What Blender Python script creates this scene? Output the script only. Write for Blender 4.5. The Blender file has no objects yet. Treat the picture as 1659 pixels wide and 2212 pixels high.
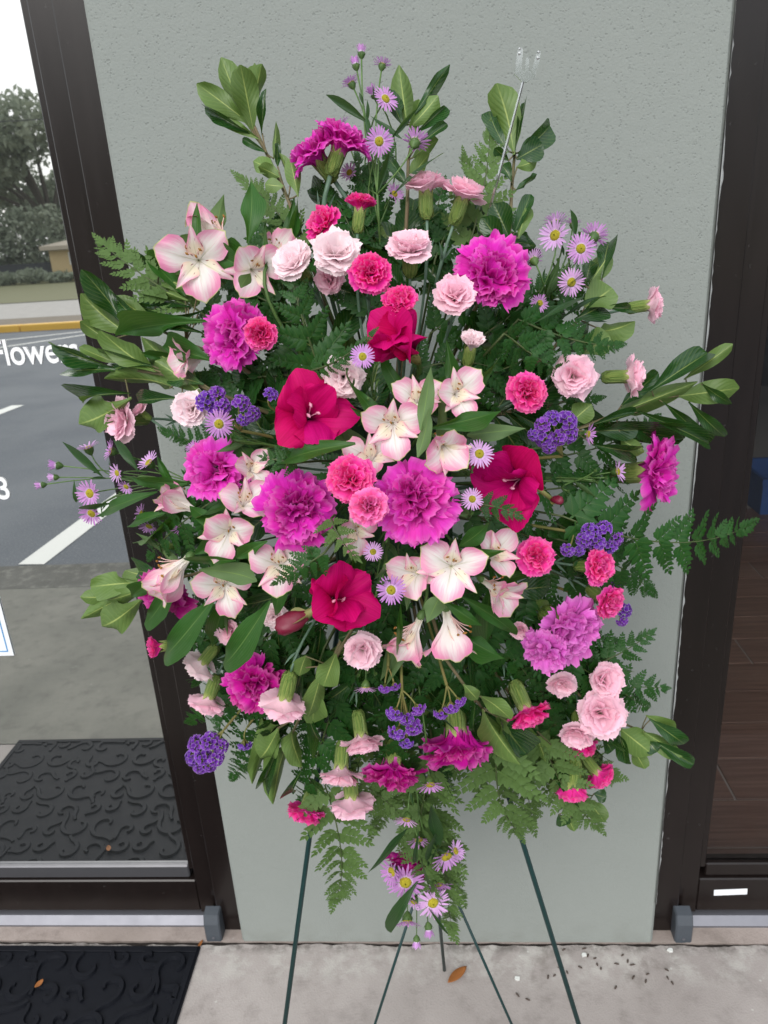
import bpy, math, random
import numpy as np
from mathutils import Vector, Matrix

random.seed(7)
rng = np.random.RandomState(7)
sc = bpy.context.scene
COL = sc.collection

# ------------------------------------------------------------------ camera
FPX, CX, CY = 1620.0, 829.5, 1106.0            # focal length and centre in units of a 1659 x 2212 picture
YAW, PITCH, ROLL, CAM_D, CAM_H = -0.07460706, 0.35551985, -0.06332925, 1.28139, 1.55
FW = Vector((math.sin(YAW) * math.cos(PITCH), math.cos(YAW) * math.cos(PITCH), -math.sin(PITCH)))
_rt = Vector((math.cos(YAW), -math.sin(YAW), 0)); _up = _rt.cross(FW)
RT = _rt * math.cos(ROLL) + _up * math.sin(ROLL)
UP = -_rt * math.sin(ROLL) + _up * math.cos(ROLL)
CAM = Vector((0, -CAM_D, CAM_H))
cd = bpy.data.cameras.new('camera')
cd.sensor_fit = 'VERTICAL'; cd.sensor_height = 36.0; cd.lens = FPX / 2212 * 36.0
cd.clip_start = 0.02; cd.clip_end = 600
cd.dof.use_dof = True; cd.dof.focus_distance = 0.80; cd.dof.aperture_fstop = 14
cam = bpy.data.objects.new('camera', cd); COL.objects.link(cam)
cam.matrix_world = Matrix(((RT.x, UP.x, -FW.x, CAM.x), (RT.y, UP.y, -FW.y, CAM.y), (RT.z, UP.z, -FW.z, CAM.z), (0, 0, 0, 1)))
sc.camera = cam

def ray(x, y):
    return (FW + RT * ((x - CX) / FPX) - UP * ((y - CY) / FPX)).normalized()
def at(x, y, Y):
    v = ray(x, y); return CAM + v * ((Y - CAM.y) / v.y)
def ground_at(x, y):
    v = ray(x, y); return CAM + v * (-CAM.z / v.z)
def pxm(P):                                     # metres per picture unit at a point
    return (Vector(P) - CAM).dot(FW) / FPX

# ------------------------------------------------------------------ sky, sun, exposure
SUN_EL, SUN_AZ = math.radians(36), math.radians(196)   # azimuth from +Y, clockwise: behind the photographer
world = bpy.data.worlds.new('World'); sc.world = world; world.use_nodes = True
nt = world.node_tree; nt.nodes.clear()
out = nt.nodes.new('ShaderNodeOutputWorld'); bg = nt.nodes.new('ShaderNodeBackground')
sky = nt.nodes.new('ShaderNodeTexSky'); sky.sky_type = 'NISHITA'; sky.sun_disc = False
sky.sun_elevation = SUN_EL; sky.sun_rotation = SUN_AZ; sky.air_density = 1.0; sky.dust_density = 3.0
hz = nt.nodes.new('ShaderNodeMix'); hz.data_type = 'RGBA'; hz.inputs[0].default_value = 0.82
hz.inputs[7].default_value = (11.5, 11.9, 12.4, 1)       # even cloud layer
nt.links.new(sky.outputs[0], hz.inputs[6]); nt.links.new(hz.outputs[2], bg.inputs[0])
bg.inputs[1].default_value = 0.085
nt.links.new(bg.outputs[0], out.inputs[0])
sd = bpy.data.lights.new('sun', 'SUN'); sd.energy = 1.3; sd.angle = math.radians(40); sd.color = (1, 0.97, 0.93)
sun = bpy.data.objects.new('sun', sd); COL.objects.link(sun)
sdir = Vector((math.sin(SUN_AZ) * math.cos(SUN_EL), math.cos(SUN_AZ) * math.cos(SUN_EL), math.sin(SUN_EL)))
sun.rotation_euler = (-sdir).to_track_quat('-Z', 'Y').to_euler(); sun.location = (0, -4, 6)
sc.view_settings.view_transform = 'Standard'; sc.view_settings.look = 'None'
sc.view_settings.gamma = 1.0; sc.view_settings.exposure = 0.66; sc.view_settings.use_curve_mapping = False
sc.render.engine = 'CYCLES'
sc.cycles.use_denoising = True; sc.cycles.max_bounces = 8; sc.cycles.diffuse_bounces = 4
sc.cycles.transparent_max_bounces = 8; sc.cycles.sample_clamp_indirect = 6
try:
    sc.cycles.denoiser = 'OPENIMAGEDENOISE'
except Exception:
    pass

# ------------------------------------------------------------------ helpers
def lin(c):
    c = c / 255.0
    return c / 12.92 if c <= 0.04045 else ((c + 0.055) / 1.055) ** 2.4
def S(r, g, b):
    return (lin(r), lin(g), lin(b), 1.0)

class NT:
    """tiny wrapper for node trees"""
    def __init__(s, name):
        s.m = bpy.data.materials.new(name); s.m.use_nodes = True
        s.t = s.m.node_tree; s.t.nodes.clear()
        s.out = s.n('ShaderNodeOutputMaterial')
    def n(s, typ, **kw):
        nd = s.t.nodes.new(typ)
        for k, v in kw.items():
            setattr(nd, k, v)
        return nd
    def l(s, a, b):
        s.t.links.new(a, b)
    def set(s, sock, v):
        if isinstance(v, bpy.types.NodeSocket): s.l(v, sock)
        else: sock.default_value = v
    def math(s, op, a, b=0.0, clamp=False):
        nd = s.n('ShaderNodeMath', operation=op, use_clamp=clamp); s.set(nd.inputs[0], a); s.set(nd.inputs[1], b); return nd.outputs[0]
    def mix(s, f, a, b, blend='MIX'):
        nd = s.n('ShaderNodeMix', data_type='RGBA', blend_type=blend); s.set(nd.inputs[0], f); s.set(nd.inputs[6], a); s.set(nd.inputs[7], b); return nd.outputs[2]
    def ramp(s, v, lo, hi, a=0.0, b=1.0):
        nd = s.n('ShaderNodeMapRange', interpolation_type='SMOOTHSTEP'); s.set(nd.inputs[0], v)
        for i, q in zip((1, 2, 3, 4), (lo, hi, a, b)): nd.inputs[i].default_value = q
        return nd.outputs[0]
    def noise(s, vec, scale, detail=4, rough=0.55, typ='ShaderNodeTexNoise'):
        nd = s.n(typ); s.set(nd.inputs['Vector'], vec); nd.inputs['Scale'].default_value = scale
        if typ == 'ShaderNodeTexNoise':
            nd.inputs['Detail'].default_value = detail; nd.inputs['Roughness'].default_value = rough
        return nd.outputs[0]
    def map(s, vec, scale=(1, 1, 1), rot=(0, 0, 0), loc=(0, 0, 0)):
        nd = s.n('ShaderNodeMapping'); s.l(vec, nd.inputs[0]); nd.inputs[1].default_value = loc; nd.inputs[2].default_value = rot; nd.inputs[3].default_value = scale; return nd.outputs[0]
    def obj(s): return s.n('ShaderNodeTexCoord').outputs['Object']
    def uv(s): return s.n('ShaderNodeUVMap').outputs[0]
    def pos(s): return s.n('ShaderNodeNewGeometry').outputs['Position']
    def bump(s, h, strength=0.3, dist=0.01):
        nd = s.n('ShaderNodeBump'); s.set(nd.inputs['Height'], h); nd.inputs['Strength'].default_value = strength; nd.inputs['Distance'].default_value = dist; return nd.outputs[0]
    def principled(s, col, rough=0.6, metal=0.0, normal=None, spec=0.5):
        p = s.n('ShaderNodeBsdfPrincipled'); s.set(p.inputs['Base Color'], col); s.set(p.inputs['Roughness'], rough); s.set(p.inputs['Metallic'], metal)
        p.inputs['Specular IOR Level'].default_value = spec
        if normal is not None: s.l(normal, p.inputs['Normal'])
        return p.outputs[0]
    def leafy(s, col, rough, trans, normal=None, spec=0.4, tcol=None):
        a = s.principled(col, rough, 0, normal, spec)
        b = s.n('ShaderNodeBsdfTranslucent'); s.set(b.inputs[0], col if tcol is None else tcol)
        m = s.n('ShaderNodeMixShader'); m.inputs[0].default_value = trans; s.l(a, m.inputs[1]); s.l(b.outputs[0], m.inputs[2]); return m.outputs[0]
    def done(s, shader):
        s.l(shader, s.out.inputs[0]); return s.m

def mesh(name, verts, faces, mat=None, uvs=None, smooth=True, midx=None):
    me = bpy.data.meshes.new(name)
    me.from_pydata([tuple(v) for v in verts], [], [tuple(f) for f in faces]); 
    if uvs is not None:
        ul = me.uv_layers.new(name='UVMap')
        idx = np.empty(len(me.loops), dtype=np.int32); me.loops.foreach_get('vertex_index', idx)
        ul.data.foreach_set('uv', np.asarray(uvs, dtype=np.float32)[idx].ravel())
    if mat is not None:
        for m in (mat if isinstance(mat, (list, tuple)) else [mat]): me.materials.append(m)
    if midx is not None: me.polygons.foreach_set('material_index', np.asarray(midx, dtype=np.int32))
    if smooth: me.polygons.foreach_set('use_smooth', np.ones(len(me.polygons), dtype=bool))
    me.update(); return me

def put(name, me, parent=None, mat=None, color=None):
    """link mesh object; mat is a world matrix; parent roots carry translation only"""
    o = bpy.data.objects.new(name, me); COL.objects.link(o)
    M = mat if mat is not None else Matrix.Identity(4)
    if parent is not None:
        o.parent = parent; M = WINV.get(parent.name, Matrix.Identity(4)) @ M
    o.matrix_basis = M
    if color is not None: o.color = color
    return o
WINV = {}
def root(name, loc, label, cat, group=None):
    o = bpy.data.objects.new(name, None); COL.objects.link(o); o.location = loc; o.empty_display_size = 0.02
    o['label'] = label; o['category'] = cat
    if group: o['group'] = group
    WINV[o.name] = Matrix.Translation(-Vector(loc)); return o
def sub_of(o, M):                                # let a mesh part carry sub-parts: remember its world inverse
    WINV[o.name] = M.inverted(); return o
def tag(o, label, cat, group=None):
    o['label'] = label; o['category'] = cat
    if group: o['group'] = group
    return o
def struct(o):
    o['kind'] = 'structure'; return o

class MB:
    """collects shapes into one mesh"""
    def __init__(s): s.v = []; s.f = []; s.uv = []
    def box(s, x0, x1, y0, y1, z0, z1, bev=0.0):
        b = len(s.v); e = bev
        if e <= 0:
            s.v += [(x, y, z) for z in (z0, z1) for y in (y0, y1) for x in (x0, x1)]
            s.f += [tuple(b + i for i in q) for q in ((0, 2, 3, 1), (4, 5, 7, 6), (0, 1, 5, 4), (2, 6, 7, 3), (0, 4, 6, 2), (1, 3, 7, 5))]
        else:
            pr = []
            for z, k in ((z0, e), (z0 + e, 0), (z1 - e, 0), (z1, e)):
                pr.append([(x0 + k + e * (k == 0), y0 + k), (x1 - k - e * (k == 0), y0 + k), (x1 - k, y0 + k + e * (k == 0)), (x1 - k, y1 - k - e * (k == 0)),
                           (x1 - k - e * (k == 0), y1 - k), (x0 + k + e * (k == 0), y1 - k), (x0 + k, y1 - k - e * (k == 0)), (x0 + k, y0 + k + e * (k == 0))])
                s.v += [(p[0], p[1], z) for p in pr[-1]]
            for r in range(3):
                for i in range(8):
                    j = (i + 1) % 8; s.f.append((b + r * 8 + i, b + r * 8 + j, b + (r + 1) * 8 + j, b + (r + 1) * 8 + i))
            s.f.append(tuple(b + i for i in reversed(range(8)))); s.f.append(tuple(b + 24 + i for i in range(8)))
        return s
    def tube(s, pts, rad, n=6, cap=True):
        pts = [Vector(p) for p in pts]; b = len(s.v); N = len(pts)
        rad = rad if isinstance(rad, (list, tuple)) else [rad] * N
        t0 = (pts[1] - pts[0]).normalized(); ref = Vector((0, 0, 1)) if abs(t0.z) < 0.9 else Vector((1, 0, 0))
        for i, p in enumerate(pts):
            t = (pts[min(i + 1, N - 1)] - pts[max(i - 1, 0)]).normalized()
            a = t.cross(ref).normalized(); ref2 = a.cross(t).normalized(); ref = ref2
            for k in range(n):
                w = 2 * math.pi * k / n; q = p + (a * math.cos(w) + ref2 * math.sin(w)) * rad[i]; s.v.append(tuple(q))
        for i in range(N - 1):
            for k in range(n):
                k2 = (k + 1) % n; s.f.append((b + i * n + k, b + i * n + k2, b + (i + 1) * n + k2, b + (i + 1) * n + k))
        if cap:
            s.f.append(tuple(b + k for k in reversed(range(n)))); s.f.append(tuple(b + (N - 1) * n + k for k in range(n)))
        return s
    def poly(s, pts):
        b = len(s.v); s.v += [tuple(p) for p in pts]; s.f.append(tuple(range(b, b + len(pts)))); return s
    def mesh(s, name, mat, smooth=False): return mesh(name, s.v, s.f, mat, None, smooth)

def bez(p0, p1, p2, n=8):
    return [p0 * (1 - t) ** 2 + p1 * (2 * t * (1 - t)) + p2 * t * t for t in (i / n for i in range(n + 1))]

# ------------------------------------------------------------------ materials of the setting
def mat_stucco():
    t = NT('stucco'); p = t.obj()
    zz = t.n('ShaderNodeSeparateXYZ'); t.l(p, zz.inputs[0])
    up = t.ramp(zz.outputs[2], 0.55, 1.55)                       # the sprayed coat is coarser higher up
    v = t.n('ShaderNodeTexVoronoi', feature='F1'); t.l(t.map(p, (1, 1, 1)), v.inputs['Vector']); v.inputs['Scale'].default_value = 210; v.inputs['Randomness'].default_value = 1
    warp = t.noise(p, 60, 3)
    d = t.math('ADD', v.outputs['Distance'], t.math('MULTIPLY', t.math('SUBTRACT', warp, 0.5), 0.7))
    sel = t.ramp(t.noise(p, 80, 2), 0.36, 0.62)
    pit = t.math('MULTIPLY', t.math('SUBTRACT', 1.0, t.ramp(d, 0.10, 0.42)), sel)
    pit = t.math('MULTIPLY', pit, t.math('ADD', t.math('MULTIPLY', up, 0.92), 0.08))
    fine = t.noise(p, 260, 5, 0.65); mid = t.noise(p, 48, 3)
    h = t.math('SUBTRACT', t.math('ADD', t.math('MULTIPLY', fine, 0.8), t.math('MULTIPLY', mid, 0.6)), t.math('MULTIPLY', pit, 0.5))
    big = t.noise(p, 3.2, 3)
    c = t.mix(big, S(134, 140, 136), S(144, 149, 145))
    c = t.mix(t.math('MULTIPLY', fine, 0.35), c, S(128, 133, 129))
    c = t.mix(t.math('MULTIPLY', pit, 0.20), c, S(84, 88, 88))
    low = t.math('MULTIPLY', t.math('SUBTRACT', 1.0, t.ramp(zz.outputs[2], 0.0, 0.10)), t.ramp(t.noise(p, 22, 4), 0.35, 0.75))
    c = t.mix(t.math('MULTIPLY', low, 0.35), c, S(120, 122, 116))
    return t.done(t.principled(c, 0.85, 0, t.bump(h, 0.55, 0.0022), 0.25))
def mat_concrete(name, a, b, dark, grit=1.0, bloom=False):
    t = NT(name); p = t.pos()
    n1 = t.noise(p, 3.0, 5, 0.6); n2 = t.noise(p, 14, 5, 0.65); n3 = t.noise(p, 220, 3, 0.6)
    c = t.mix(t.ramp(n1, 0.3, 0.7), a, b)
    c = t.mix(t.math('MULTIPLY', t.ramp(n2, 0.45, 0.75), 0.5), c, dark)
    c = t.mix(t.math('MULTIPLY', t.ramp(n3, 0.55, 0.8), 0.35), c, dark)
    if bloom:                                                    # lime bloom and dirt along the wall joint
        ys = t.n('ShaderNodeSeparateXYZ'); t.l(p, ys.inputs[0]); band = t.math('MULTIPLY', t.ramp(ys.outputs[1], -0.13, -0.05), t.ramp(t.noise(p, 17, 6, 0.7), 0.42, 0.66))
        c = t.mix(t.math('MULTIPLY', band, 0.55), c, S(188, 186, 180)); dirt = t.math('MULTIPLY', t.ramp(ys.outputs[1], -0.035, -0.005), t.ramp(t.noise(p, 26, 5, 0.7), 0.40, 0.62)); c = t.mix(t.math('MULTIPLY', dirt, 0.7), c, S(84, 79, 74))
        c = t.mix(t.math('MULTIPLY', t.ramp(t.noise(p, 7, 5, 0.7), 0.58, 0.70), 0.35), c, S(120, 112, 106))
    sp = t.n('ShaderNodeTexVoronoi'); t.l(p, sp.inputs['Vector']); sp.inputs['Scale'].default_value = 38
    spot = t.math('MULTIPLY', t.math('SUBTRACT', 1.0, t.ramp(sp.outputs['Distance'], 0.05, 0.13)), t.ramp(t.noise(p, 9, 2), 0.56, 0.66))
    c = t.mix(t.math('MULTIPLY', spot, 0.6 * grit), c, S(205, 206, 200))
    return t.done(t.principled(c, 0.9, 0, t.bump(t.math('ADD', n3, n2), 0.25 * grit, 0.004), 0.2))
def mat_plain(name, col, rough=0.6, metal=0.0, bump=0.0, var=0.12, scale=30, spec=0.5):
    t = NT(name); p = t.obj(); n = t.noise(p, scale, 4)
    c = t.mix(t.math('MULTIPLY', n, var * 2), col, tuple(x * 0.55 for x in col[:3]) + (1,))
    r = t.math('ADD', t.math('MULTIPLY', t.noise(p, scale * 0.4, 3), 0.16), rough - 0.08)
    return t.done(t.principled(c, r, metal, t.bump(n, bump, 0.002) if bump else None, spec))
def mat_asphalt():
    t = NT('asphalt'); p = t.pos(); n = t.noise(p, 90, 3); n1 = t.noise(p, 0.9, 4)
    c = t.mix(t.ramp(n1, 0.3, 0.7), S(84, 89, 96), S(102, 106, 111)); c = t.mix(t.ramp(n, 0.5, 0.75), c, S(120, 122, 124))
    return t.done(t.principled(c, 0.85, 0, t.bump(n, 0.4, 0.01), 0.3))
def mat_mirror_glass():
    t = NT('mirrored_door_glass')
    g = t.n('ShaderNodeBsdfGlossy'); g.inputs['Color'].default_value = (0.68, 0.69, 0.68, 1); g.inputs['Roughness'].default_value = 0.012
    d = t.n('ShaderNodeBsdfDiffuse'); d.inputs[0].default_value = (0.015, 0.016, 0.016, 1)
    a = t.n('ShaderNodeAddShader'); t.l(g.outputs[0], a.inputs[0]); t.l(d.outputs[0], a.inputs[1]); return t.done(a.outputs[0])
def mat_clear_glass():
    t = NT('clear_door_glass')
    tr = t.n('ShaderNodeBsdfTransparent'); tr.inputs[0].default_value = (0.80, 0.80, 0.80, 1)
    g = t.n('ShaderNodeBsdfGlossy'); g.inputs['Roughness'].default_value = 0.01
    fr = t.n('ShaderNodeLayerWeight'); f5 = t.math('ADD', t.math('MULTIPLY', t.math('POWER', fr.outputs['Facing'], 5.0), 0.9), 0.035)
    m = t.n('ShaderNodeMixShader'); t.l(f5, m.inputs[0]); t.l(tr.outputs[0], m.inputs[1]); t.l(g.outputs[0], m.inputs[2]); return t.done(m.outputs[0])
def mat_tile():
    t = NT('wood_look_tile'); p = t.pos()
    g = t.noise(t.map(p, (3, 60, 3)), 1.0, 5, 0.6); oi = t.n('ShaderNodeObjectInfo')
    c = t.mix(t.ramp(g, 0.3, 0.7), S(104, 74, 64), S(138, 106, 92)); c = t.mix(t.math('MULTIPLY', oi.outputs['Random'], 0.3), c, S(84, 66, 62))
    return t.done(t.principled(c, 0.35, 0, None, 0.5))
def mat_bronze():
    t = NT('dark_bronze_aluminium'); p = t.obj()
    n = t.noise(t.map(p, (8, 8, 1)), 6, 4)
    c = t.mix(n, (0.008, 0.0058, 0.0054, 1), (0.014, 0.010, 0.0092, 1))
    sp = t.ramp(t.noise(p, 70, 2), 0.72, 0.78)
    c = t.mix(t.math('MULTIPLY', sp, 0.12), c, (0.25, 0.25, 0.25, 1))
    return t.done(t.principled(c, t.math('ADD', t.math('MULTIPLY', n, 0.10), 0.17), 0.0, None, 0.38))

M_stucco = mat_stucco()
M_walk = mat_concrete('sidewalk_concrete', S(168, 161, 157), S(152, 145, 141), S(120, 113, 109), 1.0, True)
M_walk2 = mat_concrete('sill_concrete', S(172, 160, 154), S(150, 139, 132), S(105, 96, 90), 1.2)
M_kerbc = mat_concrete('dark_apron_concrete', S(100, 99, 94), S(88, 87, 82), S(150, 148, 140), 1.0)
M_asph = mat_asphalt()
M_darkwalk = mat_concrete('darker_concrete', S(116, 115, 108), S(132, 130, 122), S(92, 91, 86), 0.5)
M_white = mat_plain('white_paint', S(222, 222, 216), 0.7, 0, 0, 0.06)
M_yellow = mat_plain('yellow_kerb_paint', S(226, 176, 60), 0.6, 0, 0, 0.08)
M_road = mat_concrete('pale_road', S(176, 172, 166), S(166, 162, 157), S(140, 137, 133), 0.3)
M_grass = mat_plain('verge_grass', S(112, 112, 74), 0.9, 0, 0.5, 0.3, 6)
M_dirt = mat_plain('verge_dirt', S(120, 108, 92), 0.9, 0, 0.5, 0.25, 5)
M_bronze = mat_bronze()
M_alu = mat_plain('threshold_aluminium', S(126, 127, 134), 0.5, 0.7, 0.15, 0.10, 60)
M_pivot = mat_plain('grey_pivot_plastic', S(72, 78, 85), 0.55, 0, 0.1, 0.2, 90)
M_mirror = mat_mirror_glass(); M_glass = mat_clear_glass(); M_tile = mat_tile()
M_rubber = mat_plain('black_rubber', S(22, 24, 30), 0.62, 0, 0.25, 0.25, 90, 0.12)
M_caulk = mat_plain('white_caulk', S(182, 184, 182), 0.8, 0, 0.5, 0.15, 120)
M_green_wire = mat_plain('dark_green_wire', S(14, 52, 52), 0.45, 0, 0, 0.15, 40)
M_grout = mat_plain('grout', S(168, 162, 156), 0.9)
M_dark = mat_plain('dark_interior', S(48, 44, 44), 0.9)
M_dirtjoint = mat_plain('joint_dirt', S(46, 40, 36), 0.95, 0, 0.5, 0.4, 200)

# ------------------------------------------------------------------ ground
XL, XR = -0.4954, 0.4535                                       # edges of the stucco pillar
def sheet(name, x0, x1, y0, y1, z, mat, parent=None):
    o = put(name, MB().poly([(x0, y0, z), (x1, y0, z), (x1, y1, z), (x0, y1, z)]).mesh(name, mat), parent); return o
def ragged_edge(x0, x1, y, amp, step, seed):
    r = random.Random(seed); xs = np.arange(x0, x1 + step, step); v = 0; outp = []
    for x in xs:
        v = 0.7 * v + r.uniform(-amp, amp); outp.append((float(x), y + v))
    return outp
# ground of the whole place, below every other sheet
struct(sheet('ground', -260, 260, -330, 60, -0.16, M_dirt))
edge = ragged_edge(-3.2, 3.2, -0.004, 0.0026, 0.010, 3)
v = [(x, y, 0.0) for x, y in edge] + [(x, y - 0.006, -0.03) for x, y in edge]
n = len(edge); fcs = [(i, i + n, i + n + 1, i + 1) for i in range(n - 1)]
vb = len(v); v += [(x, -0.595, 0.0) for x, y in edge]; fcs += [(vb + i, vb + i + 1, i + 1, i) for i in range(n - 1)]
struct(put('sidewalk', mesh('sidewalk', v, [f[::-1] for f in fcs], M_walk, None, False)))
mbx = MB().box(-60, -3.2, -0.595, 0, -0.1, 0.0).box(3.2, 60, -0.595, 0, -0.1, 0.0); struct(put('sidewalk', mbx.mesh('sidewalk', M_walk)))
struct(put('sidewalk', MB().box(-60, 60, -1.82, -0.601, -0.1, -0.001).mesh('sidewalk', M_darkwalk)))  # sidewalk slab farther from the wall, in a darker concrete tone
# dark-toned apron strip between sidewalk and parking bays, with an exposed-stone edge
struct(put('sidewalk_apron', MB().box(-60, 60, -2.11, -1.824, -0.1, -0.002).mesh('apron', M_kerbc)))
edge2 = ragged_edge(-3.2, 3.2, 0.0035, 0.0012, 0.012, 8); n = len(edge2)
v = [(x, y, 0.001) for x, y in edge2] + [(x, y + 0.004, -0.03) for x, y in edge2] + [(x, 0.14, 0.001) for x, y in edge2]
struct(put('door_sill', mesh('door_sill', v, [(i, i + 1, i + n + 1, i + n) for i in range(n - 1)] + [(i, i + 2 * n, i + 2 * n + 1, i + 1)[::-1] for i in range(n - 1)], M_walk2, None, False)))
struct(put('joint_filler', MB().box(-3.2, 3.2, -0.012, 0.012, -0.05, -0.006).mesh('joint_filler', M_dirtjoint)))
struct(sheet('parking_lot', -60, 60, -15.0, -2.112, -0.012, M_asph))
def stripe(name, a, b, w, z=-0.008, mat=None, label=None):
    a = Vector(a); b = Vector(b); d = (b - a).normalized(); p = Vector((-d.y, d.x)) * w / 2
    pts = [(a - p), (b - p), (b + p), (a + p)]
    o = put(name, MB().poly([(q.x, q.y, z) for q in pts]).mesh(name, mat or M_white)); return struct(o)
stripe('bay_line', (-2.19, -2.14), (-1.90, -6.6), 0.15)
stripe('bay_line', (-4.95, -2.14), (-4.62, -6.6), 0.15)
stripe('bay_line', (0.6, -2.14), (0.9, -6.6), 0.15)
stripe('bay_line', (3.35, -2.14), (3.6, -6.6), 0.15)
stripe('bay_line', (-8.9, -13.2), (-7.2, -14.3), 0.12)
stripe('bay_line', (-9.8, -9.6), (-6.2, -14.6), 0.12)
mk = MB()
for i in range(40): mk.box(-60 + i * 3.0, -60 + i * 3.0 + 2.985, -15.25, -15.0, -0.1, 0.13, 0.02)
struct(put('yellow_kerb', mk.mesh('yellow_kerb', M_yellow)))
struct(sheet('verge', -120, 120, -17.4, -15.25, 0.09, M_dirt))
struct(sheet('road', -200, 200, -25.5, -17.4, -0.02, M_road))
for k in range(-14, 15):
    stripe('lane_line', (k * 9.0, -21.4), (k * 9.0 + 3.0, -21.4), 0.12, -0.016)
struct(sheet('grass_bank', -240, 240, -320, -25.5, 0.0, M_grass))

# ------------------------------------------------------------------ stucco pillar with its caulk line
pil = put('stucco_pillar', MB().box(XL, XR, 0.0, 0.34, 0.0, 3.6, 0.006).mesh('stucco_pillar', M_stucco))
tag(pil, 'grey-green stucco pillar standing behind the flower spray between the two doors', 'pillar')
r = random.Random(11); vv = []; ff = []
zs = np.arange(0.12, 3.5, 0.009)
wv = 0
for i, z in enumerate(zs):
    wv = 0.75 * wv + r.uniform(-0.0016, 0.0016); w = 0.0018 + wv * 0.6 + (0.0018 if r.random() < 0.08 else 0)
    w = max(0.0008, w); vv += [(XR - 0.001, -0.0015, z), (XR + w, 0.003 + r.uniform(0, 0.001), z), (XR + w * 0.7, 0.03, z)]
for i in range(len(zs) - 1):
    a = 3 * i; ff += [(a, a + 1, a + 4, a + 3), (a + 1, a + 2, a + 5, a + 4)]
cw = put('caulk_bead', mesh('caulk_bead', vv, ff, M_caulk), pil); cw['label'] = 'ragged white caulk line along the pillar edge'

# ------------------------------------------------------------------ doors
DY = 0.075                                                     # face of the doors, set back from the pillar
def glass_door(side):
    left = side == 'w'
    xin = XL if left else XR; s = -1 if left else 1
    def X(d0, d1): a, b = xin + s * d0, xin + s * d1; return (min(a, b), max(a, b))
    lab = ('dark bronze door frame between the stucco pillar and the mirrored glass door' if left else 'dark bronze door frame between the pillar and the door with the white sticker')
    fr = root('door_frame', (xin + s * 0.03, DY, 0), lab, 'door frame')
    put('jamb', MB().box(*X(-0.02, 0.062), 0.035, 0.14, 0.0, 3.2, 0.002).mesh('jamb', M_bronze), fr)
    put('jamb_stop', MB().box(*X(0.0622, 0.0743), 0.050, 0.14, 0.0, 3.2).mesh('jamb_stop', M_bronze), fr)
    wide = 1.05
    lab = ('glass door reflecting the parking lot, with white lettering' if left else 'glass door with a small white sticker on its bottom rail')
    d = root('glass_door', (xin + s * 0.6, DY, 0.03), lab, 'door')
    GB = 0.165
    put('stile', MB().box(*X(0.0745, 0.112), 0.060, 0.105, 0.03, 2.4, 0.002).mesh('stile', M_bronze), d)
    put('stile', MB().box(*X(wide, wide + 0.06), 0.060, 0.105, 0.03, 2.4, 0.002).mesh('stile', M_bronze), d)
    put('glazing_bead', MB().box(*X(0.1125, 0.127), 0.070, 0.100, GB - 0.01, 2.34, 0.002).mesh('bead', M_bronze), d)
    put('bottom_rail', MB().box(*X(0.1122, wide), 0.062, 0.105, 0.032, 0.128, 0.003).mesh('bottom_rail', M_bronze), d)
    put('bottom_bead', MB().box(*X(0.1274, wide), 0.070, 0.102, 0.1285, GB, 0.003).mesh('bottom_bead', M_bronze if not left else M_bead), d)
    put('top_rail', MB().box(*X(0.1122, wide), 0.062, 0.105, 2.345, 2.4, 0.003).mesh('top_rail', M_bronze), d)
    put('glass_pane', MB().box(*X(0.1275, wide), 0.080, 0.086, GB + 0.0005, 2.344).mesh('glass_pane', M_mirror if left else M_glass), d)
    th = root('door_threshold', (xin + s * 0.6, 0.06, 0), 'bare aluminium threshold under the mirrored glass door' if left else 'bare aluminium threshold under the door with the white sticker', 'threshold')
    a, b = X(0.09, wide + 0.1); prof = [(0.043, 0.001), (0.043, 0.006), (0.058, 0.022), (0.11, 0.026), (0.11, 0.001)]
    m = MB()
    for x in (a, b): m.v += [(x, y, z) for y, z in prof]
    m.f = [tuple(range(5)), tuple(reversed(range(5, 10)))] + [(i, i + 5, (i + 1) % 5 + 5, (i + 1) % 5) for i in range(5)]
    put('ramp', m.mesh('ramp', M_alu), th)
    pv = root('pivot_cover', (xin + s * 0.075, 0.05, 0), 'blue-grey pivot cover block at the foot of the mirrored door' if left else 'blue-grey pivot cover block at the foot of the stickered door', 'hinge cover')
    x0, x1 = X(0.050, 0.088); mm = MB(); b0 = 0
    sec = [(0.004, 0.0), (0.004, 0.052), (0.012, 0.074), (0.0345, 0.078), (0.0345, 0.0)]
    for x, k in ((x0, 0.003), (x0 + 0.003, 0), (x1 - 0.003, 0), (x1, 0.003)): mm.v += [(x, y + (k if y < 0.05 else 0), z - (k if z > 0.02 else 0)) for y, z in sec]
    for q in range(3):
        for i in range(5): j = (i + 1) % 5; mm.f.append((q * 5 + i, q * 5 + 5 + i, q * 5 + 5 + j, q * 5 + j))
    mm.f += [tuple(range(5)), tuple(reversed(range(15, 20)))]
    put('cover_body', mm.mesh('cover_body', M_pivot), pv)
    xm = (x0 + x1) / 2; sc_ = MB().tube([(xm, 0.0025, 0.012), (xm, 0.005, 0.012)], 0.0035, 8); put('screw', sc_.mesh('screw', M_alu), pv)
    return d
M_bead = mat_plain('grey_bead', S(96, 96, 100), 0.35, 0.5, 0, 0.1)
door_w = glass_door('w'); door_e = glass_door('e')
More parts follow.
